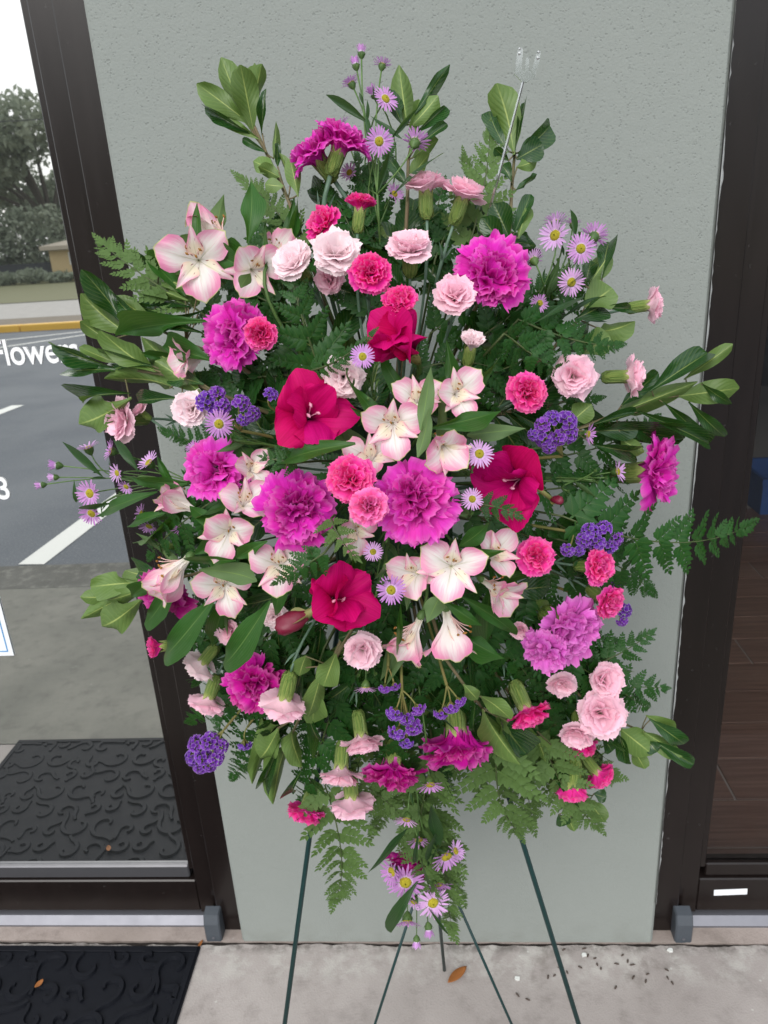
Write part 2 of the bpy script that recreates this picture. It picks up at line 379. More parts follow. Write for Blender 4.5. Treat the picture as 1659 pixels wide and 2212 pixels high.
# letters on the mirrored glass
def letters(txt, px, py, h, name, label, sx=1.0):
    c = bpy.data.curves.new(name, 'FONT'); c.body = txt; c.size = h / 0.69; c.extrude = 0.0004; c.offset = 0.0009 * h / 0.045; c.space_character = 0.98
    o = bpy.data.objects.new(name, c); COL.objects.link(o); P = at(px, py, 0.0785)
    o.rotation_euler = (math.pi / 2, 0, 0); o.scale = (sx, 1, 1); o.location = P; c.materials.append(M_letter)
    bpy.context.view_layer.update()
    dg = bpy.context.evaluated_depsgraph_get(); me = bpy.data.meshes.new_from_object(o.evaluated_get(dg)); M = o.matrix_world.copy()
    bpy.data.objects.remove(o); q = put(name, me, door_w, M); q['label'] = label; return q
M_letter = mat_plain('white_vinyl', S(235, 236, 238), 0.45, 0, 0, 0.03)
letters('Flowers', -14, 790, 0.046, 'lettering', 'white vinyl word Flowers on the glass', 0.80)
letters('3', -4, 1078, 0.044, 'lettering', 'white vinyl digit 3 on the glass', 0.95)
# notice on the glass: white sheet with a blue rule
M_paper = mat_plain('white_paper', S(232, 236, 240), 0.7, 0, 0, 0.03); M_blue = mat_plain('blue_print', S(58, 140, 200), 0.6, 0, 0, 0.03)
Pn = at(30, 1416, 0.077)
nt_ = root('paper_notice', Pn, 'white paper notice with a blue border taped to the mirrored glass', 'notice')
put('sheet', MB().box(Pn.x - 0.216, Pn.x, 0.0770, 0.0782, Pn.z, Pn.z + 0.14).mesh('sheet', M_paper), nt_)
bd = MB(); i_ = 0.010
bd.box(Pn.x - 0.206, Pn.x - i_, 0.0762, 0.0768, Pn.z + i_, Pn.z + i_ + 0.0022); bd.box(Pn.x - i_ - 0.0022, Pn.x - i_, 0.0762, 0.0768, Pn.z + i_ + 0.0023, Pn.z + 0.13)
put('blue_border', bd.mesh('blue_border', M_blue), nt_)
# sticker on the other door's bottom rail
Ps = at(1578, 1927, 0.0615)
st = put('sticker', MB().box(-0.037, 0.037, -0.0006, 0.0003, -0.0085, 0.0085, 0.0002).mesh('sticker', M_paper), door_e, Matrix.Translation(Ps) @ Matrix.Rotation(math.radians(-3), 4, 'Y'))
st['label'] = 'small white sticker on the bottom rail'
M_print = mat_plain('grey_print', S(178, 180, 180), 0.7, 0, 0, 0.03)
# room behind the clear door: plank tiles on a grout bed
struct(sheet('room_floor', 0.2, 4.2, 0.14, 6.0, -0.006, M_grout))
floor_o = bpy.data.objects['room_floor']; WINV['room_floor'] = Matrix.Identity(4)
tile_me = MB().box(0, 0.911, 0, 0.1680, -0.0055, 0.0, 0.001).mesh('tile', M_tile)
for k in range(-1, 14):
    y0 = 0.1145 + 0.174 * k + 0.174; off = {1: 0.813}.get(k, 0.813 + 0.31 * (k - 1)) % 0.918
    for j in range(-1, 4):
        x0 = off + j * 0.918
        if x0 + 0.9 < 0.25 or x0 > 3.2: continue
        put('tile', tile_me, floor_o, Matrix.Translation((x0, y0, 0.0)))
struct(put('added_daylight_pane', MB().box(XR + 1.17, 4.5, 0.1, 0.106, 0.0, 2.99).mesh('added_daylight_pane', M_glass)))  # unseen glazed opening, added to let daylight onto the tiles
rm = MB().box(0.2, 4.2, 5.9, 6.0, 0, 3.2).box(4.15, 4.25, 0.15, 5.9, 0, 3.2).box(0.12, 0.2, 0.36, 5.9, 0, 3.2)
struct(put('room_wall', rm.mesh('room_wall', M_dark)))
struct(put('room_ceiling', MB().box(0.1, 4.3, 0.15, 6.0, 3.2, 3.3).mesh('room_ceiling', M_dark)))
struct(put('storefront_wall', MB().box(-4.5, XL - 1.16, 0.02, 0.3, 0, 3.6).box(XR + 1.16, 4.6, 0.02, 0.3, 3.0, 3.6).box(XL - 1.16, XL - 0.001, 0.02, 0.3, 2.402, 3.6).box(XR + 0.001, XR + 1.16, 0.02, 0.3, 2.402, 3.6).mesh('storefront_wall', M_stucco)))
struct(put('room_wall', MB().box(-4.4, 0.1, 0.36, 0.4, 0, 3.3).mesh('room_wall', M_dark)))
M_bluebox = mat_plain('blue_plastic', S(40, 84, 150), 0.5)
Gc = ground_at(1641, 1112)
cr = root('storage_crate', (Gc.x + 0.3, Gc.y + 0.2, 0), 'blue crate on the tiles inside, beyond the clear door', 'crate')
mb = MB(); x0, y0 = Gc.x, Gc.y
mb.box(x0, x0 + 0.6, y0, y0 + 0.02, 0.0, 0.2).box(x0, x0 + 0.6, y0 + 0.38, y0 + 0.4, 0.0, 0.2).box(x0, x0 + 0.02, y0 + 0.0205, y0 + 0.3795, 0.0, 0.2).box(x0 + 0.58, x0 + 0.6, y0 + 0.0205, y0 + 0.3795, 0.0, 0.2)
put('side', mb.mesh('side', M_bluebox), cr); put('rim', MB().box(x0 - 0.01, x0 + 0.61, y0 - 0.012, y0 - 0.001, 0.17, 0.205).mesh('rim', M_bluebox), cr)

# ------------------------------------------------------------------ door mat with scroll relief
MX0, MX1, MY0, MY1 = -1.45, -0.592, -0.612, -0.012
mat_o = root('door_mat', ((MX0 + MX1) / 2, (MY0 + MY1) / 2, 0), 'black rubber door mat with raised scrollwork in front of the mirrored door', 'door mat')
put('mat_base', MB().box(MX0, MX1, MY0, MY1, 0.0, 0.006, 0.0015).mesh('mat_base', M_rubber), mat_o)
def strip_on_mat(pts, w, z0=0.0058, z1=0.0105):
    m = MB(); n = len(pts)
    for i, p in enumerate(pts):
        a = pts[max(0, i - 1)]; b = pts[min(n - 1, i + 1)]; d = Vector((b[0] - a[0], b[1] - a[1])).normalized(); q = Vector((-d.y, d.x)); ww = w * (0.55 + 0.45 * math.sin(math.pi * min(1, (i + 1) / n * 1.05)))
        for k, zz in ((-1, z0), (-0.62, z1), (0.62, z1), (1, z0)): m.v.append((p[0] + q.x * ww * k, p[1] + q.y * ww * k, zz))
    for i in range(n - 1):
        for k in range(3): m.f.append((4 * i + k, 4 * i + k + 1, 4 * i + 4 + k + 1, 4 * i + 4 + k))
    m.f.append((0, 1, 2, 3)); e = 4 * (n - 1); m.f.append((e + 3, e + 2, e + 1, e)); return m
def scroll(cx, cy, R, turn, a0, sgn, w=0.009, tail=0.9):
    pts = []
    for i in range(26):
        t = i / 25; a = a0 + sgn * turn * t; rr = R * (1.0 - 0.80 * t); pts.append((cx + rr * math.cos(a), cy + rr * math.sin(a)))
    p0 = pts[0]; d = Vector((math.cos(a0 - sgn * math.pi / 2), math.sin(a0 - sgn * math.pi / 2)))
    for i in range(1, 7):
        pts.insert(0, (p0[0] + d.x * R * tail * i / 6 + math.cos(a0) * R * 0.35 * (i / 6) ** 2, p0[1] + d.y * R * tail * i / 6 + math.sin(a0) * R * 0.35 * (i / 6) ** 2))
    return [p for p in pts if MX0 + 0.02 < p[0] < MX1 - 0.02 and MY0 + 0.02 < p[1] < MY1 - 0.02]
rr_ = random.Random(5); nsc = 0
cell = 0.142
for gx in range(6):
    for gy in range(4):
        cx = MX0 + 0.075 + gx * cell; cy = MY0 + 0.078 + gy * 0.148
        sg = 1 if (gx + gy) % 2 else -1
        for (dx, dy, R, a0) in ((-0.030, 0.022, 0.044, 0.6), (0.036, -0.030, 0.036, 3.6), (0.040, 0.045, 0.024, 1.8), (-0.045, -0.048, 0.022, 5.0)):
            p = scroll(cx + dx * sg, cy + dy, R * rr_.uniform(0.92, 1.1), 4.6, a0 + (0 if sg > 0 else 1.7) + gy * 0.5, sg)
            if len(p) > 6: nsc += 1; put('scroll', strip_on_mat(p, 0.0085, 0.0058, 0.0090 + 0.00005 * nsc).mesh('scroll', M_rubber), mat_o)
bm = MB().box(MX0 + 0.004, MX1 - 0.004, MY0 + 0.004, MY0 + 0.018, 0.0058, 0.0095, 0.001).box(MX0 + 0.004, MX1 - 0.004, MY1 - 0.018, MY1 - 0.004, 0.0058, 0.0095, 0.001)
bm.box(MX0 + 0.004, MX0 + 0.018, MY0 + 0.0185, MY1 - 0.0185, 0.0058, 0.0095, 0.001).box(MX1 - 0.018, MX1 - 0.004, MY0 + 0.0185, MY1 - 0.0185, 0.0058, 0.0095, 0.001)
put('mat_border', bm.mesh('mat_border', M_rubber), mat_o)

# ------------------------------------------------------------------ across the road (seen mirrored in the door)
def mat_foliage(name, a, b):
    t = NT(name); n = t.noise(t.pos(), 0.55, 3); oi = t.noise(t.pos(), 6, 2)
    c = t.mix(t.ramp(n, 0.35, 0.65), a, b); c = t.mix(t.math('MULTIPLY', oi, 0.2), c, (0.09, 0.12, 0.06, 1))
    return t.done(t.leafy(c, 0.6, 0.3))
M_fol = mat_foliage('hazed_foliage', S(134, 143, 123), S(156, 162, 142)); M_bark = mat_plain('bark', S(92, 84, 76), 0.9, 0, 0.6, 0.3, 5)  # haze of the mirrored view is put into this pale foliage colour
def crown_mesh(name, blobs, count, size, seed):
    r = np.random.RandomState(seed); V = []; F = []
    per = count // len(blobs)
    for (cx, cy, cz, rx, rz) in blobs:
        d = r.normal(size=(per, 3)); d /= np.linalg.norm(d, axis=1)[:, None]; rad = r.uniform(0.45, 1.05, per) ** 0.6
        P = np.stack([cx + d[:, 0] * rx * rad, cy + d[:, 1] * rx * rad, cz + d[:, 2] * rz * rad], 1)
        A = r.normal(size=(per, 3)); A /= np.linalg.norm(A, axis=1)[:, None]; B = np.cross(A, r.normal(size=(per, 3))); B /= np.linalg.norm(B, axis=1)[:, None]
        sz = size * r.uniform(0.5, 1.3, (per, 1)); b = len(V)
        q = np.stack([P - A * sz, P + B * sz * 0.45, P + A * sz, P - B * sz * 0.45], 1).reshape(-1, 3)
        V += q.tolist(); F += [(b + 4 * i, b + 4 * i + 1, b + 4 * i + 2, b + 4 * i + 3) for i in range(per)]
    return mesh(name, V, F, M_fol, None, False)
def oak(loc, h, spread, seed, label):
    r = random.Random(seed); t = root('oak_tree', loc, label, 'tree', 'trees across the road'); L = Vector(loc)
    m = MB(); m.tube([L, L + Vector((0.1, 0, h * 0.12)), L + Vector((0.3, 0.1, h * 0.3))], [0.45, 0.36, 0.3], 9)
    blobs = []
    for k in range(15):
        a = k * 2.4 + r.uniform(-.4, .4); R = spread * r.uniform(0.25, 0.75); z = h * (0.16 + 0.72 * ((k * 0.618) % 1))
        e = L + Vector((math.cos(a) * R, math.sin(a) * R, z)); s_ = L + Vector((0.3, 0.1, h * 0.28))
        m.tube(bez(s_, (s_ + e) / 2 + Vector((0, 0, h * 0.06)), e, 6), [0.2 - 0.026 * i for i in range(7)], 6); blobs.append((e.x, e.y, e.z, spread * r.uniform(0.24, 0.42), h * r.uniform(0.10, 0.17)))
    put('trunk', m.mesh('trunk', M_bark, True), t); put('crown', crown_mesh('crown', blobs, 11000, 0.30, seed), t)
for loc, h, s_, sd_, lab in (((-27.5, -56, 0), 13.0, 8.0, 1, 'broad oak mirrored in the door, darkest and tallest of the trees across the road'), ((-24.0, -64, 0), 11.0, 6.5, 2, 'smaller oak mirrored in the door behind the beige house'),
                              ((-46, -60, 0), 14.0, 8.0, 3, 'oak across the road beyond the dark fence'), ((-14, -58, 0), 12.0, 7.0, 4, 'oak across the road facing the stucco pillar'), ((2, -64, 0), 13.0, 8.0, 5, 'oak across the road facing the clear glass door'), ((22, -60, 0), 12.0, 7.0, 6, 'oak standing alone farther along the road')):
    oak(loc, h, s_, sd_, lab)
M_beige = mat_plain('beige_render', S(196, 172, 128), 0.85, 0, 0, 0.06, 1); M_roof = mat_plain('pale_roof', S(176, 164, 146), 0.8, 0, 0.3, 0.15, 3); M_shade = mat_plain('dark_window', S(70, 78, 84), 0.3)
hs = root('beige_house', (-21, -47, 0), 'beige house with a low pale roof across the road', 'house')
put('wall', MB().box(-22.6, -13, -50, -45, 0, 1.75).mesh('wall', M_beige), hs)
rf = MB(); rf.v = [(-22.9, -50.8, 1.77), (-12.3, -50.8, 1.77), (-12.3, -44.5, 1.77), (-22.9, -44.5, 1.77), (-21.3, -47.5, 2.5), (-14.5, -47.5, 2.5), (-22.9, -44.5, 2.0), (-12.3, -44.5, 2.0), (-22.9, -50.8, 2.0), (-12.3, -50.8, 2.0)]
rf.f = [(0, 1, 2, 3), (3, 2, 7, 6), (0, 3, 6, 8), (2, 1, 9, 7), (1, 0, 8, 9), (6, 7, 5, 4), (8, 6, 4), (7, 9, 5), (9, 8, 4, 5)]
put('roof', rf.mesh('roof', M_roof), hs)
for x in (-21.4, -19.0, -16.4):
    w = put('window', MB().box(x, x + 1.5, -44.99, -44.93, 0.9, 1.6).mesh('window', M_white), hs); sub_of(w, Matrix.Identity(4))
    put('pane', MB().box(x + 0.08, x + 1.42, -44.925, -44.90, 0.97, 1.53).mesh('pane', M_shade), w)
fn = root('board_fence', (-36, -45.5, 0), 'dark board fence beside the beige house across the road', 'fence')
M_fence = mat_plain('dark_fence', S(52, 54, 58), 0.8, 0, 0.2, 0.2, 4); bme = MB().box(0, 0.29, 0, 0.04, 0, 1.05).mesh('board', M_fence)
for k in range(66): put('board', bme, fn, Matrix.Translation((-42.4 + 0.3 * k, -45.5, 0.05)))
for k in range(9): put('post', MB().box(-42.4 + 2.4 * k, -42.3 + 2.4 * k, -45.62, -45.505, 0, 1.15).mesh('post', M_fence), fn)
def shrub(loc, rx, rz, seed, lab):
    t = root('clipped_shrub', loc, lab, 'shrub', 'shrubs along the far verge'); r = random.Random(seed)
    m = MB(); [m.tube([Vector(loc), Vector(loc) + Vector((r.uniform(-rx, rx) * .5, r.uniform(-.3, .3), rz))], [0.05, 0.02], 5) for _ in range(5)]
    put('stem', m.mesh('stem', M_bark), t); put('foliage', crown_mesh('foliage', [(loc[0], loc[1], rz * 0.9, rx, rz * 0.8)], 500, 0.16, seed), t)
for k in range(10):
    shrub((-31.5 + 1.75 * k, -42.6, 0), 0.95, 0.34 + 0.08 * (k % 3), 40 + k, 'low clipped shrub in the hedge in front of the beige house')
for k, (x, y, rx, rz, lab) in enumerate(((-31, -50, 3.4, 2.6, 'tall dense shrub behind the dark fence, beside its far end'), (-26.5, -51, 3.2, 3.0, 'tall dense shrub behind the dark fence under the broad oak'), (-22.5, -53, 3.0, 2.4, 'tall dense shrub rising behind the beige house'))):
    t = root('tall_shrub', (x, y, 0), lab, 'shrub'); r = random.Random(k); m = MB()
    for _ in range(6): m.tube([Vector((x, y, 0)), Vector((x + r.uniform(-1, 1), y + r.uniform(-.5, .5), rz))], [0.08, 0.03], 5)
    put('stem', m.mesh('stem', M_bark), t); put('foliage', crown_mesh('foliage', [(x + q, y, rz * .75, rx * .6, rz * .8) for q in (-rx * .5, 0, rx * .5)], 4200, 0.22, 90 + k), t)
pl = root('utility_pole', (-52, -40, 0), 'wooden utility pole with a crossarm across the road', 'utility pole')
put('pole', MB().tube([(-52, -40, 0), (-52, -40, 9.5)], [0.15, 0.1], 8).mesh('pole', M_bark, True), pl)
put('crossarm', MB().box(-53.1, -50.9, -40.06, -39.94, 8.6, 8.75).mesh('crossarm', M_bark), pl)
put('wire', MB().tube(bez(Vector((-52, -40, 8.8)), Vector((0, -40, 6.8)), Vector((60, -40, 8.8)), 14), 0.025, 5).mesh('wire', M_fence), pl)

# ------------------------------------------------------------------ litter on the concrete
M_dry = mat_plain('dry_leaf', S(150, 92, 40), 0.7, 0, 0.2, 0.3, 60); M_seed = mat_plain('dark_seed', S(78, 66, 58), 0.8, 0, 0.2, 0.3, 90)
def dry_leaf(px, py, L, W, ang, label, curl=0.25, mat=None):
    P = ground_at(px, py) + Vector((0, 0, 0.0035 if py < 2300 else 0)); m = MB(); N = 9
    for i in range(N):
        t = i / (N - 1); w = W * math.sin(math.pi * t) ** 0.8 * 0.5 + 0.0004
        for k in (-1, 0, 1): m.v.append((L * (t - 0.5), k * w, curl * L * ((t - 0.5) ** 2) * 1.2 + abs(k) * w * 0.5))
    for i in range(N - 1):
        for k in (0, 1): m.f.append((3 * i + k, 3 * i + 3 + k, 3 * i + 4 + k, 3 * i + 1 + k))
    o = put('dry_leaf', m.mesh('dry_leaf', mat or M_dry, True), None, Matrix.Translation(P) @ Matrix.Rotation(ang, 4, 'Z')); tag(o, label, 'leaf')
    so = o.modifiers.new('thick', 'SOLIDIFY'); so.thickness = 0.0006; return o
dry_leaf(988, 2110, 0.058, 0.020, 0.75, 'brown curled dry leaf lying between the thin easel legs')
dry_leaf(570, 2032, 0.030, 0.009, -0.25, 'small tan dry leaf at the foot of the pillar')
P = ground_at(90, 2140)
for dx, nm in ((0, 'orange dry leaf scrap lying on the black door mat'),):
    o = dry_leaf(88, 2136, 0.022, 0.012, 1.1, nm, 0.6); o.location.z = 0.0142
o = dry_leaf(433, 2042, 0.022, 0.006, 1.3, 'thin orange leaf sliver at the corner of the door mat')
sp = [(1218, 2052), (1262, 2050), (1270, 2065), (1290, 2084), (1298, 2093), (1285, 2071), (1253, 2090), (1345, 2064), (1332, 2083), (1356, 2077), (1366, 2085), (1368, 2112), (1399, 2105), (1440, 2096), (1442, 2113), (1395, 2120), (1210, 2090), (1198, 2108), (1184, 2111), (1225, 2101), (1330, 2134), (1118, 2150), (1452, 2124), (1140, 2160)]
for k, (x, y) in enumerate(sp):
    P = ground_at(x, y); L = random.uniform(0.004, 0.0065); m = MB(); a = random.uniform(0, 3.1); d = Vector((math.cos(a), math.sin(a), 0))
    m.tube([P - d * L + Vector((0, 0, .0012)), P - d * L * .5 + Vector((0, 0, .002)), P + d * L * .4 + Vector((0, 0, .002)), P + d * L + Vector((0, 0, .0012))], [0.0006, 0.0019, 0.0020, 0.0005], 6)
    tag(put('seed_husk', m.mesh('seed_husk', M_seed, True)), 'tiny dark seed husk scattered on the concrete near the pillar corner', 'seed', 'seed husks on the concrete')
M_fleck = mat_plain('white_fleck', S(214, 216, 212), 0.8)
for x, y in ((1262, 2064), (1448, 2054), (1118, 2115)):
    P = ground_at(x, y); r = random.Random(x); pts = [(P.x + math.cos(k) * r.uniform(.004, .008), P.y + math.sin(k) * r.uniform(.003, .007), 0.0035) for k in [i * 0.785 for i in range(8)]]
    m = MB().poly(pts); b = [(p[0], p[1], 0.0002) for p in pts]; m.poly(b[::-1])
    for i in range(8): m.poly([pts[i], b[i], b[(i + 1) % 8], pts[(i + 1) % 8]])
    tag(put('paint_fleck', m.mesh('paint_fleck', M_fleck)), 'white paint fleck on the concrete near the pillar corner', 'paint fleck', 'white flecks on the concrete')

# ------------------------------------------------------------------ easel
FC = at(848, 1075, -0.37)                                      # heart of the floral foam
def leg_line(x0, y0, x1, y1, Ytop, yt, zf, Yfoot):
    """a straight wire through two picture points: its upper end at depth Ytop, its foot on the ground at depth Yfoot"""
    k = (x1 - x0) / (y1 - y0); top = at(x0 + k * (yt - y0), yt, Ytop)
    lo, hi = y1, y1 + 2500
    for _ in range(50):
        mid = (lo + hi) / 2; g = ground_at(x0 + k * (mid - y0), mid)
        if g.y > Yfoot: lo = mid
        else: hi = mid
    return top, ground_at(x0 + k * (lo - y0), lo)
eas = root('wire_easel', (FC.x, -0.45, 0), 'dark green wire easel carrying the flower spray', 'easel')
for q in ((670, 1800, 615, 2212), (1120, 1790, 1250, 2212)):
    a, b = leg_line(*q, -0.235, 774, 0, -0.43); put('leg', MB().tube([a, b], 0.0041, 10).mesh('leg', M_green_wire, True), eas)
hub = at(934, 1830, -0.24)
for q in ((875, 2010, 810, 2212), (1000, 1975, 1105, 2212)):
    a, b = leg_line(*q, -0.24, 1828, 0, -0.33); put('brace_leg', MB().tube([a, b], 0.0026, 8).mesh('brace_leg', M_green_wire, True), eas)
g = ground_at(960, 2096); put('back_leg', MB().tube([at(807, 774, -0.235) + Vector((0, 0.004, 0)), hub, g], 0.0035, 8).mesh('back_leg', M_green_wire, True), eas)
a, b = leg_line(670, 1800, 615, 2212, -0.235, 774, 0, -0.43); c, d = leg_line(1120, 1790, 1250, 2212, -0.235, 774, 0, -0.43)
hook = MB()
for t in (0.12, 0.34): hook.tube([a.lerp(b, t), c.lerp(d, t)], 0.003, 6)
put('crossbar', hook.mesh('crossbar', M_green_wire, True), eas)
M_foam = mat_plain('green_foam', S(38, 66, 40), 0.95, 0, 0.4, 0.2, 120); M_cage = mat_plain('cage_plastic', S(24, 48, 30), 0.5)
fo = root('floral_foam', (FC.x, FC.y, FC.z - 0.13), 'green floral foam block in its cage, hidden in the middle of the spray', 'floral foam')
put('block', MB().box(FC.x - 0.075, FC.x + 0.075, -0.42, -0.305, FC.z - 0.125, FC.z + 0.125, 0.012).mesh('block', M_foam), fo)
cg = MB()
for k in range(4): x = FC.x - 0.07 + 0.0467 * k; cg.tube([(x, -0.262, FC.z - 0.128), (x, -0.423, FC.z - 0.128), (x, -0.423, FC.z + 0.128), (x, -0.262, FC.z + 0.128)], 0.0018, 5)
put('cage', cg.mesh('cage', M_cage), fo)
# clear plastic card holder
def mat_clear_plastic():
    t = NT('clear_plastic'); tr = t.n('ShaderNodeBsdfTransparent'); tr.inputs[0].default_value = (0.93, 0.95, 0.95, 1)
    g = t.n('ShaderNodeBsdfGlossy'); g.inputs['Roughness'].default_value = 0.08; fr = t.n('ShaderNodeLayerWeight'); fr.inputs[0].default_value = 0.35
    m = t.n('ShaderNodeMixShader'); t.l(t.math('ADD', t.math('MULTIPLY', fr.outputs['Fresnel'], 1.0), 0.16), m.inputs[0]); t.l(tr.outputs[0], m.inputs[1]); t.l(g.outputs[0], m.inputs[2]); return t.done(m.outputs[0])
M_clear = mat_clear_plastic()
YP = -0.42
A = at(1130, 176, YP); B = at(1040, 520, YP); ch = root('card_holder', B, 'clear plastic card pick with a forked top, without a card', 'card holder')
u = (A - B).normalized(); sx = u.cross(ray(1100, 200)).normalized(); nn = sx.cross(u).normalized(); s_ = pxm(A)
E2 = FC + Vector((0.03, -0.02, 0.1))
def slab(pts, th):
    m = MB(); n = len(pts); f = [p + nn * th / 2 for p in pts]; b = [p - nn * th / 2 for p in pts]; m.v = [tuple(p) for p in f + b]
    m.f = [tuple(range(n)), tuple(reversed(range(n, 2 * n)))] + [(i, i + n, (i + 1) % n + n, (i + 1) % n)[::-1] for i in range(n)]; return m
w = 4.6 * s_
put('stake', MB().tube([E2, B, B.lerp(A, .5), A], [0.0018, w * .75, w * .7, w * .55], 4).mesh('stake', M_clear), ch)
def hp(x, y): q = at(x, y, YP); return q
put('fork', slab([hp(1128, 178), hp(1111, 160), hp(1115, 128), hp(1119, 104), hp(1126, 102), hp(1130, 107), hp(1127, 150), hp(1133, 152), hp(1136, 124), hp(1143, 124), hp(1142, 152), hp(1148, 153), hp(1158, 118), hp(1162, 108), hp(1168, 112), hp(1166, 128), hp(1156, 166), hp(1138, 178)], 0.002).mesh('fork', M_clear), ch)
for x, y in ((1122, 106), (1122, 116), (1163, 113), (1162, 126)):
    q = hp(x, y) - nn * 0.001; put('grip_bead', MB().tube([q - u * 0.0012, q, q + u * 0.0012], [0.0008, 0.0019, 0.0008], 6).mesh('grip_bead', M_clear, True), ch)

# ------------------------------------------------------------------ plant materials
def mat_petal(name, base, streak=0.10, trans=0.32, base_lo=0.12, base_hi=0.45, edge=0.0):
    t = NT(name); oi = t.n('ShaderNodeObjectInfo'); uv = t.uv(); sx = t.n('ShaderNodeSeparateXYZ'); t.l(uv, sx.inputs[0])
    n = t.noise(t.map(uv, (34, 2.2, 1)), 1.0, 3)
    hs = t.n('ShaderNodeHueSaturation'); t.l(oi.outputs['Color'], hs.inputs['Color']); hs.inputs['Hue'].default_value = 0.5
    t.l(t.math('ADD', t.math('MULTIPLY', oi.outputs['Random'], 0.16), 0.92), hs.inputs['Value'])
    t.l(t.math('ADD', t.math('MULTIPLY', t.math('FRACT', t.math('MULTIPLY', oi.outputs['Random'], 17.3)), 0.022), 0.489), hs.inputs['Hue'])
    c = t.mix(t.math('MULTIPLY', t.ramp(n, 0.35, 0.7), streak), hs.outputs[0], (1, 1, 1, 1), 'SOFT_LIGHT')
    c = t.mix(t.ramp(sx.outputs[1], base_lo, base_hi, 1, 0), c, base)
    if edge: c = t.mix(t.math('MULTIPLY', t.ramp(sx.outputs[1], 0.84, 1.0), edge), c, (1, 0.9, 0.97, 1))
    return t.done(t.leafy(c, 0.55, trans, t.bump(n, 0.25, 0.0012), 0.12))
def mat_alstro(name, speck):
    t = NT(name); uv = t.uv(); sx = t.n('ShaderNodeSeparateXYZ'); t.l(uv, sx.inputs[0]); u, v = sx.outputs[0], sx.outputs[1]
    oi = t.n('ShaderNodeObjectInfo')
    n = t.noise(t.map(uv, (26, 2.0, 1)), 1.0, 3); cd_ = t.math('ABSOLUTE', t.math('SUBTRACT', u, 0.5))
    k = t.math('ADD', t.math('MULTIPLY', v, 0.75), t.math('MULTIPLY', cd_, 0.75)); k = t.math('ADD', k, t.math('MULTIPLY', t.math('SUBTRACT', n, 0.5), 0.30))
    pk = t.mix(oi.outputs['Random'], S(239, 138, 184), S(246, 168, 202))
    c = t.mix(t.math('MULTIPLY', t.ramp(k, 0.52, 0.98), 0.95), S(252, 247, 243), pk)
    c = t.mix(t.math('MULTIPLY', t.ramp(n, 0.55, 0.75), 0.30), c, S(238, 160, 192))
    if speck:
        c = t.mix(t.math('MULTIPLY', t.math('MULTIPLY', t.ramp(v, 0.25, 0.45), t.ramp(v, 0.60, 0.86, 1, 0)), 0.45), c, S(252, 242, 190))
        vo = t.n('ShaderNodeTexVoronoi'); t.l(t.map(uv, (6, 3.0, 1)), vo.inputs['Vector']); vo.inputs['Scale'].default_value = 1.0; vo.inputs['Randomness'].default_value = 0.85
        sp = t.math('MULTIPLY', t.ramp(vo.outputs['Distance'], 0.24, 0.30, 1, 0), t.math('MULTIPLY', t.ramp(v, 0.30, 0.36), t.ramp(v, 0.78, 0.86, 1, 0)))
        c = t.mix(t.math('MULTIPLY', sp, 0.85), c, S(136, 52, 66))
    c = t.mix(t.math('MULTIPLY', t.ramp(v, 0.02, 0.22, 1, 0), 0.4), c, S(214, 218, 170))
    rib = t.math('MULTIPLY', t.ramp(cd_, 0.01, 0.06, 1, 0), t.ramp(v, 0.15, 0.8, 1, 0.1)); bf = t.n('ShaderNodeNewGeometry').outputs['Backfacing']
    c = t.mix(t.math('MULTIPLY', t.math('MULTIPLY', rib, 0.55), bf), c, S(150, 160, 86))
    c = t.mix(t.ramp(v, 0.965, 1.0), c, S(196, 206, 130))
    return t.done(t.leafy(c, 0.5, 0.35, t.bump(n, 0.25, 0.001), 0.25))
def mat_leaf(name, top, under, rib, rough=0.38, veins=0.0, trans=0.22, par=False, spec=0.5):
    t = NT(name); uv = t.uv(); sx = t.n('ShaderNodeSeparateXYZ'); t.l(uv, sx.inputs[0]); u, v = sx.outputs[0], sx.outputs[1]
    oi = t.n('ShaderNodeObjectInfo'); bf = t.n('ShaderNodeNewGeometry').outputs['Backfacing']
    n = t.noise(t.obj(), 5.0, 4); cd_ = t.math('ABSOLUTE', t.math('SUBTRACT', u, 0.5))
    c = t.mix(bf, top, under); c = t.mix(t.math('MULTIPLY', oi.outputs['Random'], 0.45), c, t.mix(bf, tuple(x * 0.55 for x in top[:3]) + (1,), tuple(x * 0.68 for x in under[:3]) + (1,)))
    c = t.mix(t.math('MULTIPLY', t.ramp(n, 0.4, 0.75), 0.12), c, under)
    if par:
        w = t.math('SINE', t.math('MULTIPLY', u, 80)); h = t.math('MULTIPLY', w, 0.5); c = t.mix(t.math('MULTIPLY', t.ramp(w, 0.3, 1), 0.12), c, rib)
    else:
        w = t.math('SINE', t.math('ADD', t.math('MULTIPLY', v, 60), t.math('MULTIPLY', cd_, -38))); h = w; c = t.mix(t.math('MULTIPLY', t.ramp(w, 0.8, 1), veins), c, rib)
    if rib is not None: c = t.mix(t.math('MULTIPLY', t.math('MULTIPLY', t.ramp(cd_, 0.012, 0.034, 1, 0), t.ramp(v, 0.55, 1.0, 1, 0.3)), t.math('ADD', t.math('MULTIPLY', bf, 0.35), 0.35)), c, rib)
    vo = t.n('ShaderNodeTexVoronoi'); t.l(t.map(uv, (5, 11, 1)), vo.inputs['Vector']); vo.inputs['Scale'].default_value = 1.6
    c = t.mix(t.math('MULTIPLY', t.math('MULTIPLY', t.ramp(vo.outputs['Distance'], 0.05, 0.11, 1, 0), t.ramp(t.noise(t.obj(), 3.0, 2), 0.52, 0.62)), 0.4), c, S(190, 196, 150))
    return t.done(t.leafy(c, t.math('ADD', t.math('MULTIPLY', bf, 0.22), rough), trans, t.bump(h, 0.12, 0.001), spec, t.mix(0.5, c, S(120, 160, 40))))
